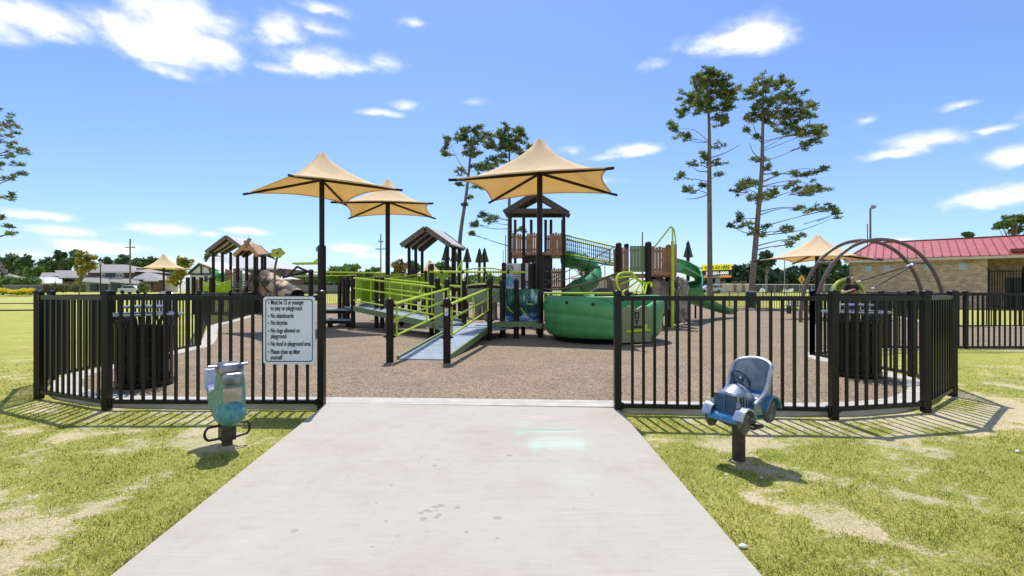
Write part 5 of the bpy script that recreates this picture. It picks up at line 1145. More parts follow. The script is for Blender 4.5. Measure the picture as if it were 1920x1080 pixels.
M_bright = foliage('bright_leaves', (.08, .17, .035), (.18, .29, .06)); M_olt = foliage('autumn_leaves', (.14, .12, .03), (.34, .22, .08), 1.5)
def tree(px, Y, blobs, label, m, n=1400, size=None, base=None, trunk=.22, group=None, seed=None, limbs=True):
    z0 = gz(Y) if base is None else base; x0 = X(px, Y); t = thing('tree', (x0, Y, z0), label, 'tree', group); seed = seed or int(px * 7 + Y)
    r = random.Random(seed); cs, rs = [], []
    for (cx, cy, rx, ry) in blobs:
        c = P(cx, cy, Y); k = Y / F; k2 = max(3, int(rx * ry / 14))
        k2 = min(k2, 14)
        for _ in range(k2):
            a, b = r.uniform(0, 6.28), r.random() ** .5; q = Vector((c.x + rx * k * .68 * b * math.cos(a), Y + r.uniform(-.5, .5) * rx * k, c.z + ry * k * .68 * b * math.sin(a))); cs.append(q); f = r.uniform(.32, .55); rs.append((rx * k * f, rx * k * f, min(ry, rx) * k * f))
    leaf_mesh('crown', m, t, cs, rs, n, size or .0042 * Y, seed)
    a = MB(); top = max(c.z for c in cs); mid = P(blobs[0][0], blobs[0][1], Y); a.tube(smooth_pts([(x0, Y, z0 - .1), (x0 + (mid.x - x0) * .3, Y, z0 + (mid.z - z0) * .5), mid, (mid.x, Y, mid.z + (top - mid.z) * .6)], 3), [trunk, trunk * .95, trunk * .9, trunk * .85, trunk * .8, trunk * .7, trunk * .6, trunk * .45, trunk * .35, trunk * .2], 7)
    if limbs:
        for c in cs[::2]: s_ = Vector((x0 + (mid.x - x0) * .5, Y, z0 + (c.z - z0) * .6)); a.tube([s_, s_.lerp(c, .6) + Vector((0, 0, .1)), c], [trunk * .4, trunk * .25, .02], 5)
    a.build('trunk', M_bark, t); return t

def pine(trunk, Y, clusters, label, base=None, wid=.24, seed=1, dens=45.0, tuft=.34, bare=()):
    z0 = gz(Y) if base is None else base; pts = [P(px, py, Y) for px, py in trunk]; pts[0].z = z0 - .1
    t = thing('pine_tree', (pts[0].x, Y, z0), label, 'pine tree'); r = random.Random(seed); sp = smooth_pts(pts, 6); k = len(sp)
    a = MB(); a.tube(sp, [wid * (1 - .86 * (i / (k - 1)) ** 1.15) for i in range(k)], 12); a.build('trunk', M_bark, t)
    nr = np.random.RandomState(seed); T = []; a = MB()
    def at_z(z):
        for i in range(k - 1):
            if sp[i].z <= z <= sp[i + 1].z: return sp[i].lerp(sp[i + 1], (z - sp[i].z) / max(sp[i + 1].z - sp[i].z, 1e-6)), 1 - i / k
        return (sp[-1].copy(), .05) if z > sp[-1].z else (sp[0].copy(), 1)
    for (cx, cy, rx, ry) in clusters:
        c = P(cx, cy, Y); s = Y / F; dxy = abs(c.x - at_z(c.z)[0].x); Yc = Y + r.uniform(-1, 1) * (dxy * .5 + rx * s * .6); c = P(cx, cy, Yc); s = Yc / F
        st, wf = at_z(max(c.z - dxy * r.uniform(.10, .34) * (1.0 if cy < trunk[-1][1] + 130 else .6) + (r.uniform(-.4, .3) if dxy > 1 else -.3), sp[2].z)); end = c; w_ = max(.02, wid * .28 * wf)
        midp = st.lerp(end, .5) + Vector((0, r.uniform(-.15, .15) * dxy, r.uniform(-.10, .13) * dxy)); br = smooth_pts([st, midp, end], 4); a.tube(br, [w_ * (1 - .8 * i / (len(br) - 1)) for i in range(len(br))], 5)
        n = max(4, int(rx * ry * 3.14 / dens)); loc = []
        for _ in range(n):
            an, q = r.uniform(0, 6.28), r.random() ** .55; p = Vector((c.x + rx * s * q * math.cos(an), c.y + rx * s * r.uniform(-.8, .8), c.z + ry * s * q * math.sin(an))); loc.append(p); T.append(p)
        for p in loc[::2]: b0 = st.lerp(end, r.uniform(.55, .95)); a.tube([b0, b0.lerp(p, .6) + Vector((0, 0, -.05)), p], [.03, .02, .01], 4, cap=False)
    for (sx, sy, ex, ey) in bare:
        p, q = P(sx, sy, Y), P(ex, ey, Y); a.tube(smooth_pts([p, p.lerp(q, .55) + Vector((0, .2, -.12)), q], 4), [.055, .05, .045, .04, .035, .03, .025, .02, .012], 5)
    a.build('branch', M_bark, t)
    T = np.array([tuple(p) for p in T]); nb = 34; n = len(T) * nb; c = np.repeat(T, nb, 0) + nr.normal(size=(n, 3)) * tuft * .16; d = nr.normal(size=(n, 3)); d[:, 2] = np.abs(d[:, 2]) * .8 - .25; d /= np.linalg.norm(d, axis=1, keepdims=True)
    ln = tuft * (.55 + .6 * nr.rand(n))[:, None]; s = np.cross(d, nr.normal(size=(n, 3))); s /= np.linalg.norm(s, axis=1, keepdims=True); wv = tuft * .125
    V = np.stack([c - s * wv * .5, c + d * ln * .6 - s * wv, c + d * ln, c + d * ln * .6 + s * wv], 1).reshape(-1, 3) - np.array([pts[0].x, Y, z0])
    me = bpy.data.meshes.new('crown'); np_mesh(me, V, np.arange(4 * n).reshape(-1, 4), 4); me.materials.append(M_leafp); o = bpy.data.objects.new('crown', me); col.objects.link(o); o.parent = t
    return t
def cv(lst, sc, ox, oy): return [(x / sc + ox, y / sc + oy, rx / sc, ry / sc) for x, y, rx, ry in lst]
pine([(1331, 572), (1331, 500), (1330, 322), (1330, 248), (1327, 180), (1324, 126)], 40,
     cv([(340, 85, 30, 35), (345, 130, 55, 40), (410, 130, 60, 45), (295, 150, 45, 45), (240, 225, 55, 45), (350, 200, 75, 55), (440, 185, 50, 50), (490, 185, 20, 20), (220, 300, 40, 28), (300, 265, 50, 40), (430, 255, 50, 40), (460, 220, 40, 30), (410, 335, 45, 35), (350, 280, 40, 40), (165, 385, 26, 35), (200, 420, 25, 12), (255, 425, 28, 20), (400, 470, 32, 15), (330, 510, 30, 22), (345, 545, 25, 22), (275, 560, 38, 18), (400, 560, 32, 24), (205, 635, 20, 33), (255, 690, 50, 18), (315, 665, 25, 10), (410, 612, 20, 8)], 2.7, 1200, 100),
     'tall slim pine tree with dense rounded top beside the billboard', seed=3, wid=.24, bare=[(1327, 322, 1297, 312), (1332, 296, 1388, 271), (1327, 345, 1290, 362), (1328, 365, 1285, 372)])
pine([(1407, 574), (1413, 500), (1422, 396), (1428, 322), (1430, 248), (1431, 190), (1431, 150)], 39,
     cv([(610, 150, 45, 32), (690, 155, 55, 36), (565, 200, 36, 40), (640, 225, 60, 50), (765, 160, 14, 25), (735, 215, 45, 38), (800, 230, 42, 35), (855, 262, 32, 30), (555, 320, 36, 32), (600, 280, 40, 40), (650, 320, 45, 40), (710, 300, 50, 40), (720, 360, 50, 35), (785, 320, 55, 38), (850, 310, 36, 32), (545, 400, 20, 20), (595, 430, 22, 18), (830, 395, 60, 34), (905, 385, 38, 34), (920, 420, 26, 20), (870, 450, 45, 28), (770, 400, 40, 25), (600, 540, 36, 18), (655, 575, 18, 20), (770, 610, 42, 14), (865, 605, 50, 17), (935, 590, 24, 18), (690, 605, 18, 12), (555, 660, 48, 28), (510, 690, 40, 30), (650, 715, 50, 22), (690, 710, 28, 22), (580, 740, 45, 22), (785, 670, 45, 22), (860, 690, 60, 34), (930, 690, 24, 15), (880, 790, 52, 17), (950, 790, 40, 24), (995, 825, 15, 18), (800, 785, 20, 12), (500, 835, 30, 26), (545, 880, 36, 26), (600, 915, 36, 26), (730, 895, 50, 18), (800, 935, 36, 18), (750, 970, 26, 18), (460, 875, 10, 6), (640, 885, 20, 18)], 2.7, 1200, 100),
     'leaning pine tree with wide ragged limbs reaching low on the right', seed=8, wid=.25, bare=[(1428, 300, 1405, 268), (1428, 262, 1412, 228)])
pine([(861, 556), (862, 456), (875, 359), (882, 289), (883, 252)], 52,
     cv([(270, 90, 40, 32), (320, 85, 30, 28), (360, 70, 22, 16), (220, 140, 48, 32), (150, 155, 36, 26), (120, 190, 20, 22), (130, 250, 25, 40), (290, 180, 55, 40), (360, 130, 40, 36), (230, 365, 36, 26), (290, 250, 40, 26), (340, 260, 36, 26), (370, 350, 36, 36), (230, 455, 28, 10), (360, 465, 50, 14), (290, 540, 18, 12), (260, 590, 8, 4), (330, 330, 40, 18)], 3.6, 800, 220),
     'pine tree behind the grey shelter with a bushy crown left of the big umbrella', seed=11, wid=.26, tuft=.42, dens=30, bare=[(877, 330, 846, 275)])
pine([(955, 556), (955, 456), (955, 370), (955, 289), (953, 243)], 50,
     cv([(540, 65, 32, 26), (520, 100, 30, 24), (610, 95, 36, 32), (490, 130, 40, 30), (560, 150, 60, 40), (640, 150, 40, 40), (690, 195, 18, 18), (425, 130, 36, 26), (430, 190, 42, 40), (520, 210, 50, 40), (600, 220, 48, 32), (450, 300, 48, 32), (640, 250, 32, 16), (420, 340, 36, 30), (500, 280, 40, 30), (375, 665, 36, 22), (450, 680, 36, 24), (410, 700, 25, 20), (310, 720, 38, 26), (300, 785, 36, 10), (640, 765, 22, 26)], 3.6, 800, 220),
     'pine tree rising behind the wooden tower with one long low branch', seed=17, wid=.24, tuft=.42, dens=30)
pine([(-75, 560), (-72, 420), (-70, 310), (-68, 205)], 26,
     [(5, 222, 22, 22), (20, 235, 14, 16), (18, 262, 22, 14), (-22, 252, 18, 22), (8, 285, 26, 11), (40, 282, 8, 7), (12, 309, 16, 5), (32, 308, 7, 4), (24, 333, 8, 5), (44, 325, 5, 3), (6, 368, 16, 7), (22, 367, 6, 4), (0, 408, 5, 4), (14, 423, 7, 3), (19, 438, 7, 2.5), (-120, 220, 50, 40), (-60, 300, 40, 20), (-110, 340, 40, 20), (-20, 330, 20, 10), (-30, 400, 20, 10)],
     'pine tree cut by the left edge with only its branch tips showing', seed=23, wid=.2, tuft=.20, dens=95)
# ------------------------------------------------------------------ trees in the distance
G1 = 'trees beyond the houses'
tree(13, 125, [(8, 500, 24, 20), (20, 490, 14, 14)], 'broad dark tree at the far left edge behind the timbered house', M_oak, 1600)
tree(44, 120, [(45, 496, 14, 14), (50, 484, 8, 8)], 'narrow dark tree standing second from the left edge', M_oak, 1000)
tree(66, 115, [(64, 512, 16, 13), (75, 505, 9, 10)], 'light green round tree low behind the white flat roof', M_bright, 1100)
tree(95, 128, [(95, 502, 20, 18), (85, 492, 10, 10)], 'big rounded dark tree above the small grey gable roofs', M_oak, 1600)
tree(113, 126, [(112, 478, 9, 8), (110, 490, 7, 7), (117, 497, 6, 6)], 'tall thin tree with an open crown poking above its neighbours', M_oak, 500)
tree(128, 124, [(127, 496, 14, 14)], 'mid sized dark tree left of the yellow ornamental tree', M_oak, 1000)
tree(145, 127, [(143, 482, 10, 12)], 'dark tree top showing behind the yellow ornamental tree', M_oak, 700)
tree(147, 58, [(158, 492, 18, 16), (150, 508, 11, 13), (168, 482, 12, 9), (150, 525, 8, 9), (172, 498, 10, 10), (156, 477, 14, 6)], 'ornamental tree with yellow green leaves beside the black street lamp', M_yel, 1100, size=.20, trunk=.07, base=.03)
tree(203, 130, [(202, 492, 9, 10)], 'small dark tree just right of the street lamp', M_oak, 500)
tree(230, 128, [(230, 490, 14, 14), (226, 480, 8, 7)], 'dark tree with a pointed top left of the utility pole', M_oak, 900)
tree(262, 129, [(262, 496, 18, 12)], 'wide dark tree between the utility pole and the distant umbrella', M_oak, 900)
tree(283, 131, [(284, 492, 12, 11)], 'dark tree behind the right slope of the distant umbrella', M_oak, 700)
tree(338, 62, [(340, 497, 14, 14), (345, 512, 14, 10), (330, 525, 16, 10), (352, 490, 10, 8)], 'olive brown ornamental tree right of the distant umbrella', M_yel, 900, size=.22, trunk=.07, base=.15)
tree(395, 118, [(395, 484, 14, 8)], 'dark crown just showing over the white timbered house', M_oak, 500)
tree(500, 120, [(503, 484, 12, 10)], 'dark crown between the tan roof and the flower topper', M_oak, 600)
tree(643, 95, [(640, 512, 30, 15), (660, 506, 22, 12), (620, 514, 16, 10)], 'wide round bush like tree between the two left umbrella poles', M_bright, 2000)
tree(690, 105, [(692, 513, 14, 10), (705, 508, 10, 9)], 'small dark tree just left of the far cross armed power pole', M_oak, 800)
tree(748, 60, [(748, 500, 15, 13), (744, 516, 13, 10)], 'rust tinged tree right of the second umbrella pole', M_olt, 900, size=.24, trunk=.08, base=.1)
tree(776, 100, [(774, 502, 14, 13), (785, 512, 12, 9)], 'dark green tree seen through the grey shelter posts', M_oak, 900)
tree(832, 98, [(832, 500, 16, 12), (845, 508, 10, 8)], 'green tree between the grey shelter and the pine toppers', M_bright, 900)
tree(1092, 80, [(1090, 487, 20, 11), (1072, 495, 10, 9), (1108, 498, 12, 9)], 'airy tree seen through the net of the suspension bridge', M_oak, 700, size=.25)
tree(1545, 85, [(1548, 498, 14, 12), (1566, 494, 10, 9)], 'tree top behind the low umbrella and the swing arches', M_dark, 900)
tree(1437, 90, [(1438, 480, 12, 10), (1434, 495, 15, 10), (1446, 492, 10, 8)], 'dark tree rising above the wood behind the low umbrella', M_dark, 1300)
tree(1690, 70, [(1692, 468, 12, 8), (1680, 474, 8, 5)], 'dark crown just above the brick building roof', M_dark, 500)
tree(1812, 75, [(1812, 440.5, 15, 4.5)], 'small flat dark crown beyond the red roof ridge', M_dark, 300, limbs=False)
tree(1898, 70, [(1900, 410, 24, 13), (1888, 422, 20, 9), (1912, 430, 14, 9)], 'large dark tree at the right edge beyond the red roof', M_oak, 1300)

def wood(name, spans, Y0, label, m, n, size, seed):
    r = random.Random(seed); cs, rs = [], []
    for (x0, x1, top, bot) in spans:
        k = int((x1 - x0) / 5) + 1
        for i in range(k):
            for _ in range(3):
                px, Y = r.uniform(x0, x1), Y0 + r.uniform(-6, 8); py = r.uniform(top, bot); cs.append(P(px, py, Y)); f = r.uniform(5, 9) / F * Y; rs.append((f, f, f * r.uniform(.7, 1.2)))
            px = r.uniform(x0, x1); cs.append(P(px, top + r.uniform(-4, 5), Y0)); f = r.uniform(4, 7) / F * Y0; rs.append((f, f, f))
    o = leaf_mesh(name, m, None, cs, rs, n, size, seed); tag(o, label, 'wood', kind='stuff'); return o
wood('wood', [(1320, 1352, 518, 545), (1352, 1400, 506, 545), (1400, 1440, 502, 545), (1440, 1480, 512, 542), (1480, 1530, 508, 540), (1530, 1600, 506, 545), (1600, 1625, 500, 545)], 105, 'dense dark wood behind the billboard and the swing arches', M_dark, 26000, .55, 5)
wood('wood', [(540, 620, 521, 538), (620, 760, 522, 538), (760, 860, 520, 540), (860, 950, 522, 542)], 120, 'low green belt of trees behind the lime ramps', M_oak, 12000, .5, 9)
wood('wood', [(0, 60, 505, 535), (60, 150, 512, 535), (180, 330, 500, 535)], 140, 'low green belt of trees behind the houses', M_oak, 10000, .55, 12)

# ------------------------------------------------------------------ houses
M_grroof = mat('grey_shingle', (.24, .225, .22), rough=.8, var=.12, scale=3); M_wroof = mat('white_metal_roof', (.62, .63, .65), rough=.4, var=.04); M_wwall = mat('white_siding', (.62, .62, .62), rough=.6, var=.05)
M_bwall = mat('brown_brick', (.17, .105, .075), rough=.9, var=.25, scale=4); M_timber = mat('dark_timber', (.035, .028, .025), rough=.7); M_gwall = mat('grey_siding', (.26, .27, .28), rough=.7)
def H(label, px, Y): return thing('house', (X(px, Y), Y, gz(Y)), label, 'house')
def hb(h, name, px0, py0, px1, py1, Y, m, dep=3.0, fwd=0.0): a = MB(); x0, x1, z0, z1 = X(px0, Y), X(px1, Y), Z(py1, Y), Z(py0, Y); a.box(((x0 + x1) / 2, Y - fwd + dep / 2, (z0 + z1) / 2), (x1 - x0, dep, z1 - z0)); return a.build(name, m, h)
def hroof(h, base, top, Y, m, dep=8.0, name='roof'):
    """sloping slab: base px (x0,x1,y) at the eave in front, top px (x0,x1,y) at the ridge dep/2 behind, mirrored at the back"""
    Yr = Y + dep / 2; a = MB(); e0, e1 = P(base[0], base[2], Y), P(base[1], base[3] if len(base) > 3 else base[2], Y); t0, t1 = P(top[0], top[2], Yr), P(top[1], top[2], Yr); b0, b1 = e0 + Vector((0, dep, 0)), e1 + Vector((0, dep, 0))
    a.add([e0, e1, t1, t0, b0, b1], [(0, 1, 2, 3), (3, 2, 5, 4), (0, 3, 4), (1, 5, 2), (0, 4, 5, 1)]); o = a.build(name, m, h, smooth=False)
    f = MB(); f.beam(e0 + Vector((0, -.06, -.12)), e1 + Vector((0, -.06, -.12)), .1, .32); f.build('fascia', M_wwall, o); return o
Yh = 100
h = H('white house with dark timber framing cut by the left edge', -10, Yh)
hb(h, 'wall', -40, 505, 5, 548, Yh, M_wwall, 1); hb(h, 'wall', 8, 522, 28, 548, Yh + 1, M_gwall, 1)
a = MB(); a.prism([(X(-45, Yh), Z(510, Yh)), (X(9, Yh), Z(513, Yh)), (X(-12, Yh), Z(480, Yh))], (0, Yh - .2, 0), (1, 0, 0), (0, 0, 1), -.8); a.build('gable', M_wwall, h)
a = MB(); a.beam(P(-13, 478, Yh - .4), P(10, 514, Yh - .4), 1.0, .35); a.beam(P(-12, 478, Yh - .4), P(-45, 512, Yh - .4), 1.0, .35); a.build('roof_edge', M_timber, h)
a = MB(); a.beam(P(4, 500, Yh - .3), P(4, 548, Yh - .3), .3, .3); a.beam(P(-30, 514, Yh - .3), P(8, 514, Yh - .3), .2, .3); a.build('timber_frame', M_timber, h)
hroof(h, (8, 32, 523), (8, 18, 513), Yh + .5, M_grroof, 3)
h = H('low house with white flat roof and grey gables behind the hedge', 95, Yh)
hb(h, 'wall', 78, 528, 152, 548, Yh + 1, M_bwall, 8); hb(h, 'wall', 120, 518, 152, 530, Yh + 2, M_gwall, 6); hb(h, 'window', 122, 520, 143, 530, Yh + 1.8, M_dglass, .3); hb(h, 'window', 86, 533, 100, 543, Yh + .8, M_dglass, .3)
hroof(h, (74, 108, 520), (79, 102, 511), Yh + 5, M_grroof, 8); hroof(h, (112, 152, 519), (102, 136, 507), Yh + 1, M_grroof, 10)
a = MB(); q = [P(45, 530.5, Yh - 2), P(117, 530.5, Yh - 2), P(116, 520, Yh + 2), P(62, 520, Yh + 2)]; a.add(q + [v - Vector((0, 0, .25)) for v in q], [(0, 1, 2, 3), (7, 6, 5, 4), (0, 4, 5, 1), (1, 5, 6, 2), (2, 6, 7, 3), (3, 7, 4, 0)]); pr = a.build('porch_roof', M_wroof, h, smooth=False)
a = MB()
for px in (70, 82, 104): a.beam(P(px, 530.4, Yh - 1.98), P(px + 1, 520.3, Yh + 1.9), .12, .12)
a.build('seam', M_gwall, pr)
h = H('two storey house with brick and white bays behind the street lamp', 205, Yh)
hb(h, 'wall', 165, 510, 252, 548, Yh + 2, M_bwall, 9); hroof(h, (160, 253, 509), (170, 236, 496), Yh + 1, M_grroof, 11)
for x0, x1 in ((189, 197), (216, 230)): hb(h, 'bay', x0, 511, x1, 523, Yh + 1.4, M_wwall, .8)
for x0, y0, x1, y1 in ((191.5, 515, 194, 518), (218.5, 515, 220.5, 518), (224, 515, 226.5, 518), (199, 512, 206.5, 520), (207.5, 512, 215, 520)):
    wd = hb(h, 'window', x0, y0, x1, y1, Yh + 1.2, M_dglass, .3); hb(h, 'window_frame', x0 - .6, y1, x1 + .6, y1 + .7, Yh + 1.1, M_wwall, .3)
hroof(h, (150, 207, 525, 530), (152, 205, 519), Yh - 1.5, M_grroof, 5); hroof(h, (206, 262, 526, 531), (210, 258, 521), Yh - 1.5, M_grroof, 5)
hb(h, 'wall', 160, 529, 262, 548, Yh - .5, M_gwall, 3); hb(h, 'wall', 205, 524, 226, 531, Yh - .8, M_bwall, .4)
for x0, x1 in ((168, 182), (188, 199), (208, 224), (236, 250)): hb(h, 'window', x0, 533, x1, 545, Yh - .8, M_dglass, .3)
h = H('pale house with stepped grey roofs right of the utility pole', 275, Yh)
hb(h, 'wall', 254, 520, 296, 548, Yh + 1, M_wwall, 6); hroof(h, (250, 290, 522), (256, 272, 509), Yh, M_grroof, 9); hroof(h, (270, 298, 525), (276, 286, 514), Yh - 1.5, M_grroof, 7); hb(h, 'window', 272, 528, 284, 540, Yh - .8, M_dglass, .3); hb(h, 'wall', 268, 525, 295, 548, Yh - .5, M_bwall, 2)
h = H('white house with dark timber gable behind the toddler structure', 390, 92); Y = 92
hb(h, 'wall', 356, 512, 425, 552, Y, M_wwall, 7)
a = MB(); a.prism([(X(354, Y), Z(513, Y)), (X(424, Y), Z(513, Y)), (X(374, Y), Z(495, Y))], (0, Y - .1, 0), (1, 0, 0), (0, 0, 1), -7); a.build('gable', M_wwall, h)
a = MB(); q = [P(373, 494, Y - .5), P(427, 515, Y - .5), P(470, 515, Y + 6), P(420, 494, Y + 6)]; a.add(q + [v + Vector((0, 0, .25)) for v in q], [(3, 2, 1, 0), (4, 5, 6, 7), (0, 1, 5, 4), (1, 2, 6, 5), (2, 3, 7, 6), (3, 0, 4, 7)]); a.build('roof', M_roofm, h, smooth=False)
a = MB(); a.beam(P(356, 514, Y - .3), P(424, 514, Y - .3), .2, .3); a.beam(P(377, 498, Y - .3), P(377, 514, Y - .3), .2, .2); a.beam(P(392, 503, Y - .3), P(395, 514, Y - .3), .2, .2); a.beam(P(352, 514, Y - .3), P(374, 494.5, Y - .3), .3, .35); a.beam(P(374, 494.5, Y - .3), P(427, 515, Y - .3), .3, .35); a.build('timber_frame', M_timber, h)
hb(h, 'window', 383, 518, 388, 530, Y - .2, M_dglass, .3)
h = H('long house with pale grey roof and brown brick end wall', 460, 104); Y = 104
hb(h, 'wall', 395, 504, 536, 548, Y + 1, M_bwall, 9); hroof(h, (378, 522, 503), (394, 500, 481), Y, mat('pale_grey_shingle', (.42, .42, .43), rough=.7, var=.08, scale=2), 14)
w1 = hb(h, 'window', 504.5, 503.5, 512.5, 515, Y + .7, M_wwall, .3); hb(h, 'pane', 506, 505, 508, 514, Y + .55, M_dglass, .2); hb(h, 'pane', 509, 505, 511, 514, Y + .55, M_dglass, .2); hb(h, 'window', 526, 505, 532, 516, Y + .7, M_dglass, .3)
hroof(h, (526, 545, 523), (528, 540, 518), Y - 2, M_wroof, 5); hb(h, 'wall', 528, 523, 541, 548, Y - 1.5, M_bwall, 3)

def hedge():
    Y = 78; cs, rs = [], []; r = random.Random(4)
    for k in range(40): cs.append(P(r.uniform(-20, 70), r.uniform(524, 534), Y + r.uniform(0, 2))); rs.append((.7, .7, .55))
    t = thing('hedge', (X(30, Y), Y, gz(Y)), 'bright green clipped hedge behind the grey stone wall', 'hedge'); leaf_mesh('foliage', M_bright, t, cs, rs, 4000, .22, 3)
    for k, (px, w_, lb) in enumerate(((8, 16, 'yellow flowering bush at the left edge'), (26, 13, 'tallest yellow flowering bush before the grey wall'), (42, 14, 'third yellow flowering bush before the grey wall'), (57, 9, 'small yellow flowering bush nearest the fence corner post'))):
        Yb_ = 72; t = thing('flower_bush', (X(px, Yb_), Yb_, gz(Yb_)), lb, 'bush', 'yellow flowering bushes'); cs = [P(px + r.uniform(-w_ * .4, w_ * .4), r.uniform(544, 550), Yb_ + r.uniform(-.4, .4)) for _ in range(9)]
        leaf_mesh('leaves', M_bright, t, cs, [(.35, .35, .3)] * 9, 500, .10, k); leaf_mesh('blossom', mat('yellow_blossom', (.85, .70, .01), rough=.6, trans=.4), t, [c + Vector((0, -.1, .13)) for c in cs], [(.4, .4, .26)] * 9, 1300, .075, k + 9)
    Yw = 75; t = thing('garden_wall', (X(43, Yw), Yw, gz(Yw)), 'long low grey stone wall with a pale cap behind the yellow bushes', 'wall')
    a = MB(); a.box((X(43, Yw), Yw, Z(543, Yw)), (X(77, Yw) - X(9, Yw), .5, 1.4)); a.build('stone_body', mat('grey_stone', (.10, .10, .10), rough=.9, c2=(.22, .22, .21), scale=2), t); a = MB(); a.box((X(43, Yw), Yw, Z(535, Yw)), (X(78, Yw) - X(8, Yw), .7, .14)); a.build('cap', M_gwall, t)
    for px, w_, lb in ((112, 26, 'pale green shrub below the small grey gable house'), (148, 14, 'grey green shrub under the yellow ornamental tree'), (270, 10, 'light green shrub in front of the pale stepped house')):
        Yb_ = 80; t = thing('shrub', (X(px, Yb_), Yb_, gz(Yb_)), lb, 'shrub'); cs = [P(px + r.uniform(-w_, w_) * .6, r.uniform(535, 543), Yb_ + r.uniform(-.5, .5)) for _ in range(16)]; leaf_mesh('leaves', foliage('pale_shrub_leaves', (.12, .16, .06), (.26, .28, .12), 1.0), t, cs, [(.55, .5, .5)] * 16, 1500, .17, int(px))
hedge()

# ------------------------------------------------------------------ rails, poles, lamps, signs
def rails():
    Y = 25; t = thing('rail_barrier', (X(-60, Y), Y, gz(Y)), 'low two rail dark metal barrier on the lawn at the left edge', 'barrier'); a = MB()
    a.tube([(X(-330, Y), Y, Z(571, Y)), (X(66, Y), Y, Z(569, Y))], .03, 6); a.tube([(X(-330, Y), Y, Z(584, Y)), (X(66, Y), Y, Z(581.5, Y))], .045, 6); a.build('rail', mat('dark_grey_rail', (.05, .055, .055), rough=.5), t)
    a = MB()
    for px in (-320, -130, 67): a.cyl((X(px, Y), Y, gz(Y) - .05), .05, .8, 8)
    a.build('post', M_black, t)
rails()
def pole(name, px, Y, top, label, cat, r0=.14, arms=(), m=None, z0=None):
    z0 = gz(Y) if z0 is None else z0; t = thing(name, (X(px, Y), Y, z0), label, cat); a = MB(); a.tube([(X(px, Y), Y, z0 - .1), P(px, top, Y)], [r0, r0 * .7], 8); a.build('shaft', m or M_bark, t)
    for py, w_ in arms:
        a = MB(); a.beam(P(px - w_, py, Y - .2), P(px + w_, py, Y - .2), .12, .14)
        for k in (-.9, -.45, .45, .9): a.cyl(P(px + w_ * k, py, Y - .2) + Vector((0, 0, .07)), .05, .18, 6)
        a.build('cross_arm', m or M_bark, t)
    return t
pole('utility_pole', 244, 85, 448, 'brown wooden utility pole left of the distant umbrella', 'utility pole', .16, [(464.5, 9)])
pole('utility_pole', 714, 92, 439, 'double armed utility pole beside the second umbrella pole', 'utility pole', .15, [(453.5, 5), (467, 10)])
pl = pole('utility_pole', 1632, 62, 390, 'wooden pole with a floodlight rising behind the swing arches', 'light pole', .15)
a = MB(); a.box(P(1638, 387.5, 61.8), (.55, .3, .32), R(15)); a.beam(P(1630, 391, 61.9), P(1640, 391, 61.9), .08, .08); a.build('floodlight', M_gwall, pl)
pole('thin_pole', 1626.5, 64, 420, 'thin dark pole just left of the floodlight pole', 'pole', .08)
pole('thin_pole', 1204.5, 45, 435, 'thin green grey pole behind the second wooden deck', 'pole', .09, m=M_sage)
pole('thin_pole', 948, 60, 441, 'thin pole left of the wooden tower', 'pole', .08, m=M_gwall)
pole('thin_pole', 943.5, 62, 470, 'short thin pole beside the taller one left of the tower', 'pole', .06, m=M_gwall)
pole('thin_pole', 1471, 80, 488, 'pale thin pole standing before the dark wood', 'pole', .10, m=M_gwall)
pole('thin_pole', 1436, 82, 516, 'short pale pole before the dark wood', 'pole', .08, m=M_gwall)
def lamp():
    Y = 60; t = thing('street_lamp', (X(188.5, Y), Y, gz(Y)), 'black street lamp with a lantern head beside the yellow tree', 'street lamp'); a = MB(); z0 = gz(Y); zl = Z(497, Y)
    a.lathe([(.16, 0), (.16, .25), (.09, .35), (.065, .8), (.055, zl - z0)], (X(188.5, Y), Y, z0), 12); a.build('post', M_black, t); c = (X(188.5, Y), Y, zl)
    a = MB(); a.lathe([(.10, 0), (.24, .50), (.24, .52)], c, 8); a.build('lantern_glass', mat('pale_lamp_glass', (.55, .60, .56), rough=.2), t)
    a = MB(); a.lathe([(.32, .50), (.30, .58), (.12, .80), (.06, .84), (.07, .90), (.001, .98)], c, 8); a.lathe([(.06, -.05), (.11, 0), (.11, .04)], c, 8); a.build('lantern_cap', M_black, t)
    for sg in (-1, 1): a = MB(); a.tube([Vector(c) + Vector((sg * .12, 0, .03)), Vector(c) + Vector((sg * .26, 0, .5))], .02, 5); a.build('frame_bar', M_black, t)
lamp()
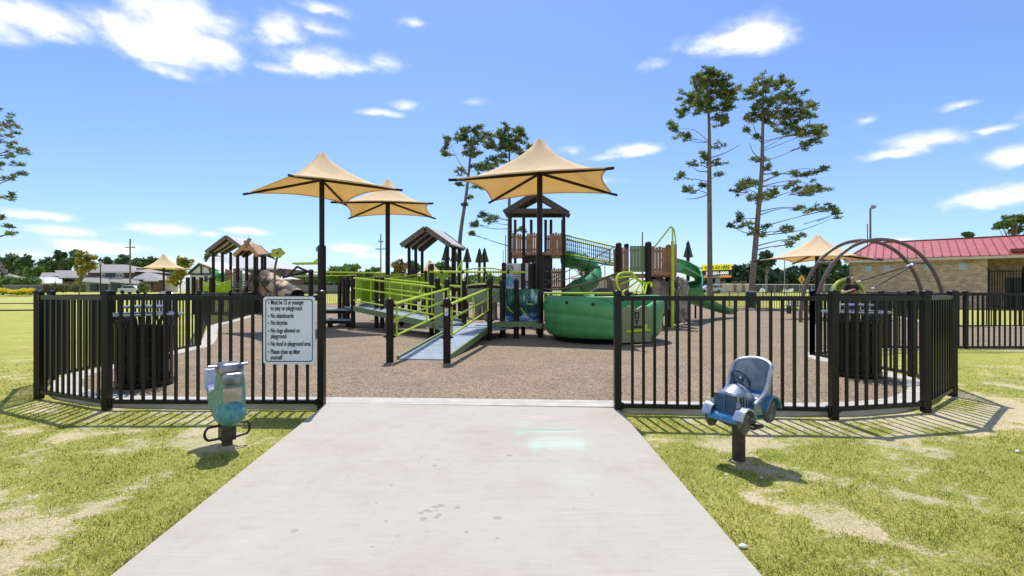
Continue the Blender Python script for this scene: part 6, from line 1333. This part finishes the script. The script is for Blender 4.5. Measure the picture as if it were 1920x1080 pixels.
def billboard():
    Y = 88; t = thing('billboard', (X(1346, Y), Y, gz(Y)), 'roadside billboard with a yellow banner above a phone number', 'billboard'); ux = Vector((1, .12, 0)); uy = Vector((0, 0, 1))
    def pan(name, x0, y0, x1, y1, yo, m, sk=0): a = MB(); q = [P(x0, y1, Y - yo), P(x1, y1 - sk, Y - yo), P(x1, y0 - sk, Y - yo), P(x0, y0, Y - yo)]; a.add(q + [v + Vector((0, .25, 0)) for v in q], [(0, 1, 2, 3), (7, 6, 5, 4), (0, 4, 5, 1), (1, 5, 6, 2), (2, 6, 7, 3), (3, 7, 4, 0)]); return a.build(name, m, t, smooth=False)
    def glow(name, c):
        m_ = mat(name, c, rough=.5, var=.03); e = m_.node_tree.nodes['Principled BSDF']; e.inputs['Emission Color'].default_value = (*c, 1); e.inputs['Emission Strength'].default_value = .45; return m_  # emission added to brighten board faces turned away from the sun
    navy = mat('dark_navy', (.018, .02, .03)); b = pan('panel', 1317, 501, 1373, 522, 0, navy, 2); pan('banner', 1316, 497, 1372.5, 507.5, .4, glow('banner_yellow_glow', (.75, .68, .012)), 2.5)
    text(">> YOUR AD HERE <<", 'lettering', M_ink, t, P(1344.3, 504.6, Y - .8), .82, .80, 'CENTER', ux=(1, 0, .045), bold=.03)
    text("337-501-0000", 'lettering', glow('white_glow', (.8, .8, .8)), t, P(1344.5, 514.6, Y - .4), .74, .98, 'CENTER', ux=(1, 0, .03), bold=.03)
    pan('orange_strip', 1320, 516.5, 1337, 521, .35, glow('orange_glow', (.60, .22, .06))); pan('orange_strip', 1350, 516.3, 1371, 520.5, .35, glow('orange_glow', (.6, .22, .06)), .5); pan('grey_strip', 1338, 516.5, 1349, 520.8, .35, M_gwall)
    a = MB(); a.tube([(X(1346.5, Y), Y + .4, gz(Y)), P(1346.5, 520, Y + .4)], .34, 12); a.build('post', M_gwall, t)
billboard()
def diamond():
    Y = 70; c = P(1503, 524, Y); t = thing('warning_sign', (c.x, Y, gz(Y)), 'small yellow diamond road sign with a black figure beside the swing arches', 'road sign'); a = MB(); a.prism([(-.52, 0), (0, -.62), (.52, 0), (0, .62)], c, (1, 0, 0), (0, 0, 1), .05); a.build('plate', mat('sign_amber', (.72, .36, .01), rough=.5), t)
    a = MB(); f = c - Vector((0, .06, 0)); a.prism([(-.05, -.3), (.05, -.3), (.09, 0), (.03, .12), (-.05, .1), (-.12, -.02)], f, (1, 0, 0), (0, 0, 1), .02); a.prism([(.07 * math.cos(k), .2 + .07 * math.sin(k)) for k in np.linspace(0, 6.28, 9)[:-1]], f, (1, 0, 0), (0, 0, 1), .02); a.build('figure_mark', M_ink, t)
    a = MB(); a.cyl((c.x, Y + .05, gz(Y)), .04, c.z - gz(Y), 6); a.build('post', M_gwall, t)
diamond()
def far_right():
    Y = 75; t = thing('chain_link_fence', (X(1440, Y), Y, gz(Y)), 'pale chain link fence along the field before the dark wood', 'fence'); a = MB(); a.tube([P(1335, 533.5, Y), P(1600, 533.5, Y)], .07, 6); a.build('top_rail', mat('pale_galvanised', (.55, .56, .57), rough=.4), t)
    a = MB()
    for k in range(12): px = 1338 + k * 23; a.cyl((X(px, Y), Y, gz(Y) - .05), .05, Z(533, Y) - gz(Y), 6)
    a.build('post', M_gwall, t)
    a = MB(); x0, x1, z0, z1 = X(1335, Y), X(1600, Y), gz(Y), Z(534, Y)
    for k in range(-8, 120):
        for sg in (1, -1):
            p = x0 + k * .2; q0, q1 = p, p + sg * (z1 - z0)
            if x0 <= min(q0, q1) and max(q0, q1) <= x1: a.tube([(q0, Y, z0), (q1, Y, z1)], .007, 3, cap=False)
    a.build('wire_mesh', M_gwall, t)
    Y = 96; t = thing('estate_wall', (X(1375, Y), Y, gz(Y)), 'beige wall with capped brick piers under the billboard', 'wall'); a = MB(); a.box((X(1375, Y), Y, (Z(531, Y) + gz(Y)) / 2), (X(1410, Y) - X(1343, Y), .3, Z(531, Y) - gz(Y))); a.build('wall_panel', M_trim, t)
    for px in (1350, 1377, 1393): a = MB(); a.box((X(px, Y), Y - .1, (Z(529, Y) + gz(Y)) / 2), (.5, .5, Z(529, Y) - gz(Y))); a.box((X(px, Y), Y - .1, Z(528.5, Y)), (.9, .7, .22)); a.build('pier', M_bwall, t)
    Y = 70; t = thing('arched_building', (X(1108, Y), Y, gz(Y)), 'tan building with one wide arch seen beyond the tube slide', 'building'); a = MB(); x0, x1 = X(1076, Y), X(1142, Y); z1, zb = Z(519, Y), gz(Y); ac, ar = X(1112, Y), X(1126, Y) - X(1112, Y)
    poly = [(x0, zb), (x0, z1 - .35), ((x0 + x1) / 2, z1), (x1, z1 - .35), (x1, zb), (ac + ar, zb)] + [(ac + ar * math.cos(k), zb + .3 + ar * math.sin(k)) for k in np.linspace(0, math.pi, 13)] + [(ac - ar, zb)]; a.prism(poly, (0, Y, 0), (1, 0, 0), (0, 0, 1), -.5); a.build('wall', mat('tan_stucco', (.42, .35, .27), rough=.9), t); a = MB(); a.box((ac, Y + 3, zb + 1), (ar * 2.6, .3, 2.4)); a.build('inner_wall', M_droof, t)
    a = MB(); a.prism([(x0 - .3, z1 - .35), ((x0 + x1) / 2, z1 + .02), (x1 + .3, z1 - .35), (x1 + .3, z1 - .2), ((x0 + x1) / 2, z1 + .2), (x0 - .3, z1 - .2)], (0, Y - .3, 0), (1, 0, 0), (0, 0, 1), -1.2); a.build('roof', M_gwall, t)
    Y = 48; t = thing('litter_barrel', (X(1408, 38), 38, gz(38)), 'dark green litter barrel at the foot of the leaning pine', 'litter bin'); x = X(1408, 38.2); a = MB(); a.lathe([(.001, 0), (.36, 0), (.40, .5), (.40, 1.05), (.42, 1.06), (.42, 1.12), (.36, 1.12), (.36, .9), (.001, .9)], (x, 38.2, -.02), 18); a.build('drum', mat('bin_green', (.012, .035, .025), rough=.5), t); a = MB(); a.lathe([(.42, 1.12), (.34, 1.25), (.12, 1.32), (.001, 1.32)], (x, 38.2, -.02), 18); a.build('lid', M_gcowl, t)
    Y = 27; t = thing('park_bench', (X(1501, Y), Y, 0), 'blue grey lattice bench behind the right fence under the low umbrella', 'bench'); a = MB()
    for k in range(9): a.beam(P(1478 + 6 * k, 575, Y + .3), P(1478 + 6 * k, 562, Y + .4), .07, .03)
    for py in (562, 568, 574.5): a.beam(P(1477, py, Y + .36), P(1527, py, Y + .36), .04, .05)
    a.build('backrest', mat('blue_grey_metal', (.16, .20, .25), rough=.4), t); a = MB(); a.box((X(1502, Y), Y + .08, .45), (1.5, .45, .04)); a.build('seat', mat('blue_grey_metal', (.16, .2, .25)), t)
    for px in (1481, 1523): a = MB(); a.box((X(px, Y), Y + .1, .22), (.05, .4, .44)); a.build('leg', M_black, t)
far_right()
def car(px, Y, label, c, ln=4.4, flip=1):
    x = X(px, Y); z = gz(Y); t = thing('parked_car', (x, Y, z), label, 'car', 'cars parked far off'); body = [(-2.2, .32), (2.2, .32), (2.22, .75), (1.9, .92), (1.1, 1.0), (.55, 1.42), (-.9, 1.45), (-1.7, .98), (-2.15, .92)]
    a = MB(); a.prism([(p[0] * flip, p[1]) for p in body][::flip], (x, Y - .85, z), (1, 0, 0), (0, 0, 1), -1.7); bevel(a.build('body', mat('car_paint_' + label.split()[0], c, rough=.25, coat=.5, var=.02), t), .06, 2)
    a = MB(); a.prism([(p[0] * flip, p[1]) for p in [(.95, 1.0), (.5, 1.36), (-.85, 1.39), (-1.5, 1.0)]][::flip], (x, Y - .87, z), (1, 0, 0), (0, 0, 1), -1.74); a.build('window', M_dglass, t)
    for k in (-1.35, 1.35):
        for yy in (-.88, .68): a = MB(); a.tube([(x + k, Y + yy, z + .33), (x + k, Y + yy + .2, z + .33)], .33, 14); a.build('wheel', M_black, t)
car(1131, 66, 'dark blue car in front of the tan arched building', (.03, .045, .08)); car(251, 84, 'white car at the foot of the wooden utility pole', (.6, .6, .6)); car(1330, 88, 'pale grey car below the billboard beside the slim pine', (.5, .52, .55), flip=-1)
def board_fence():
    Y = 84; t = thing('board_fence', (X(590, Y), Y, gz(Y)), 'weathered grey board fence far behind the left umbrella pole', 'fence'); a = MB(); x = X(540, Y); r = random.Random(6)
    while x < X(655, Y): a.box((x, Y, (Z(534.5, Y) + gz(Y)) / 2), (.20, .04, Z(534.5, Y) - gz(Y) + r.uniform(-.05, .05))); x += .21
    a.build('board', mat('weathered_board', (.17, .165, .16), rough=.9, var=.3, scale=5), t); a = MB(); a.beam(P(540, 537, Y + .06), P(655, 537, Y + .06), .05, .1); a.build('rail', M_gwall, t)
board_fence()
for k, (px, py, s) in enumerate(((1393, 1029, .016), (1908, 849, .014), (580, 896, .010), (1362, 893, .010), (1428, 898, .009))):
    Y = 1.53 / ((py - 546) / F + .04); a = MB(); a.sphere((X(px, Y), Y, gz(Y) + s * .8), (s * 1.4, s, s * .8), 10, 6); tag(a.build('pebble', M_white), 'small white pebble lying in the grass beside the walk', 'pebble', 'white pebbles in the grass')
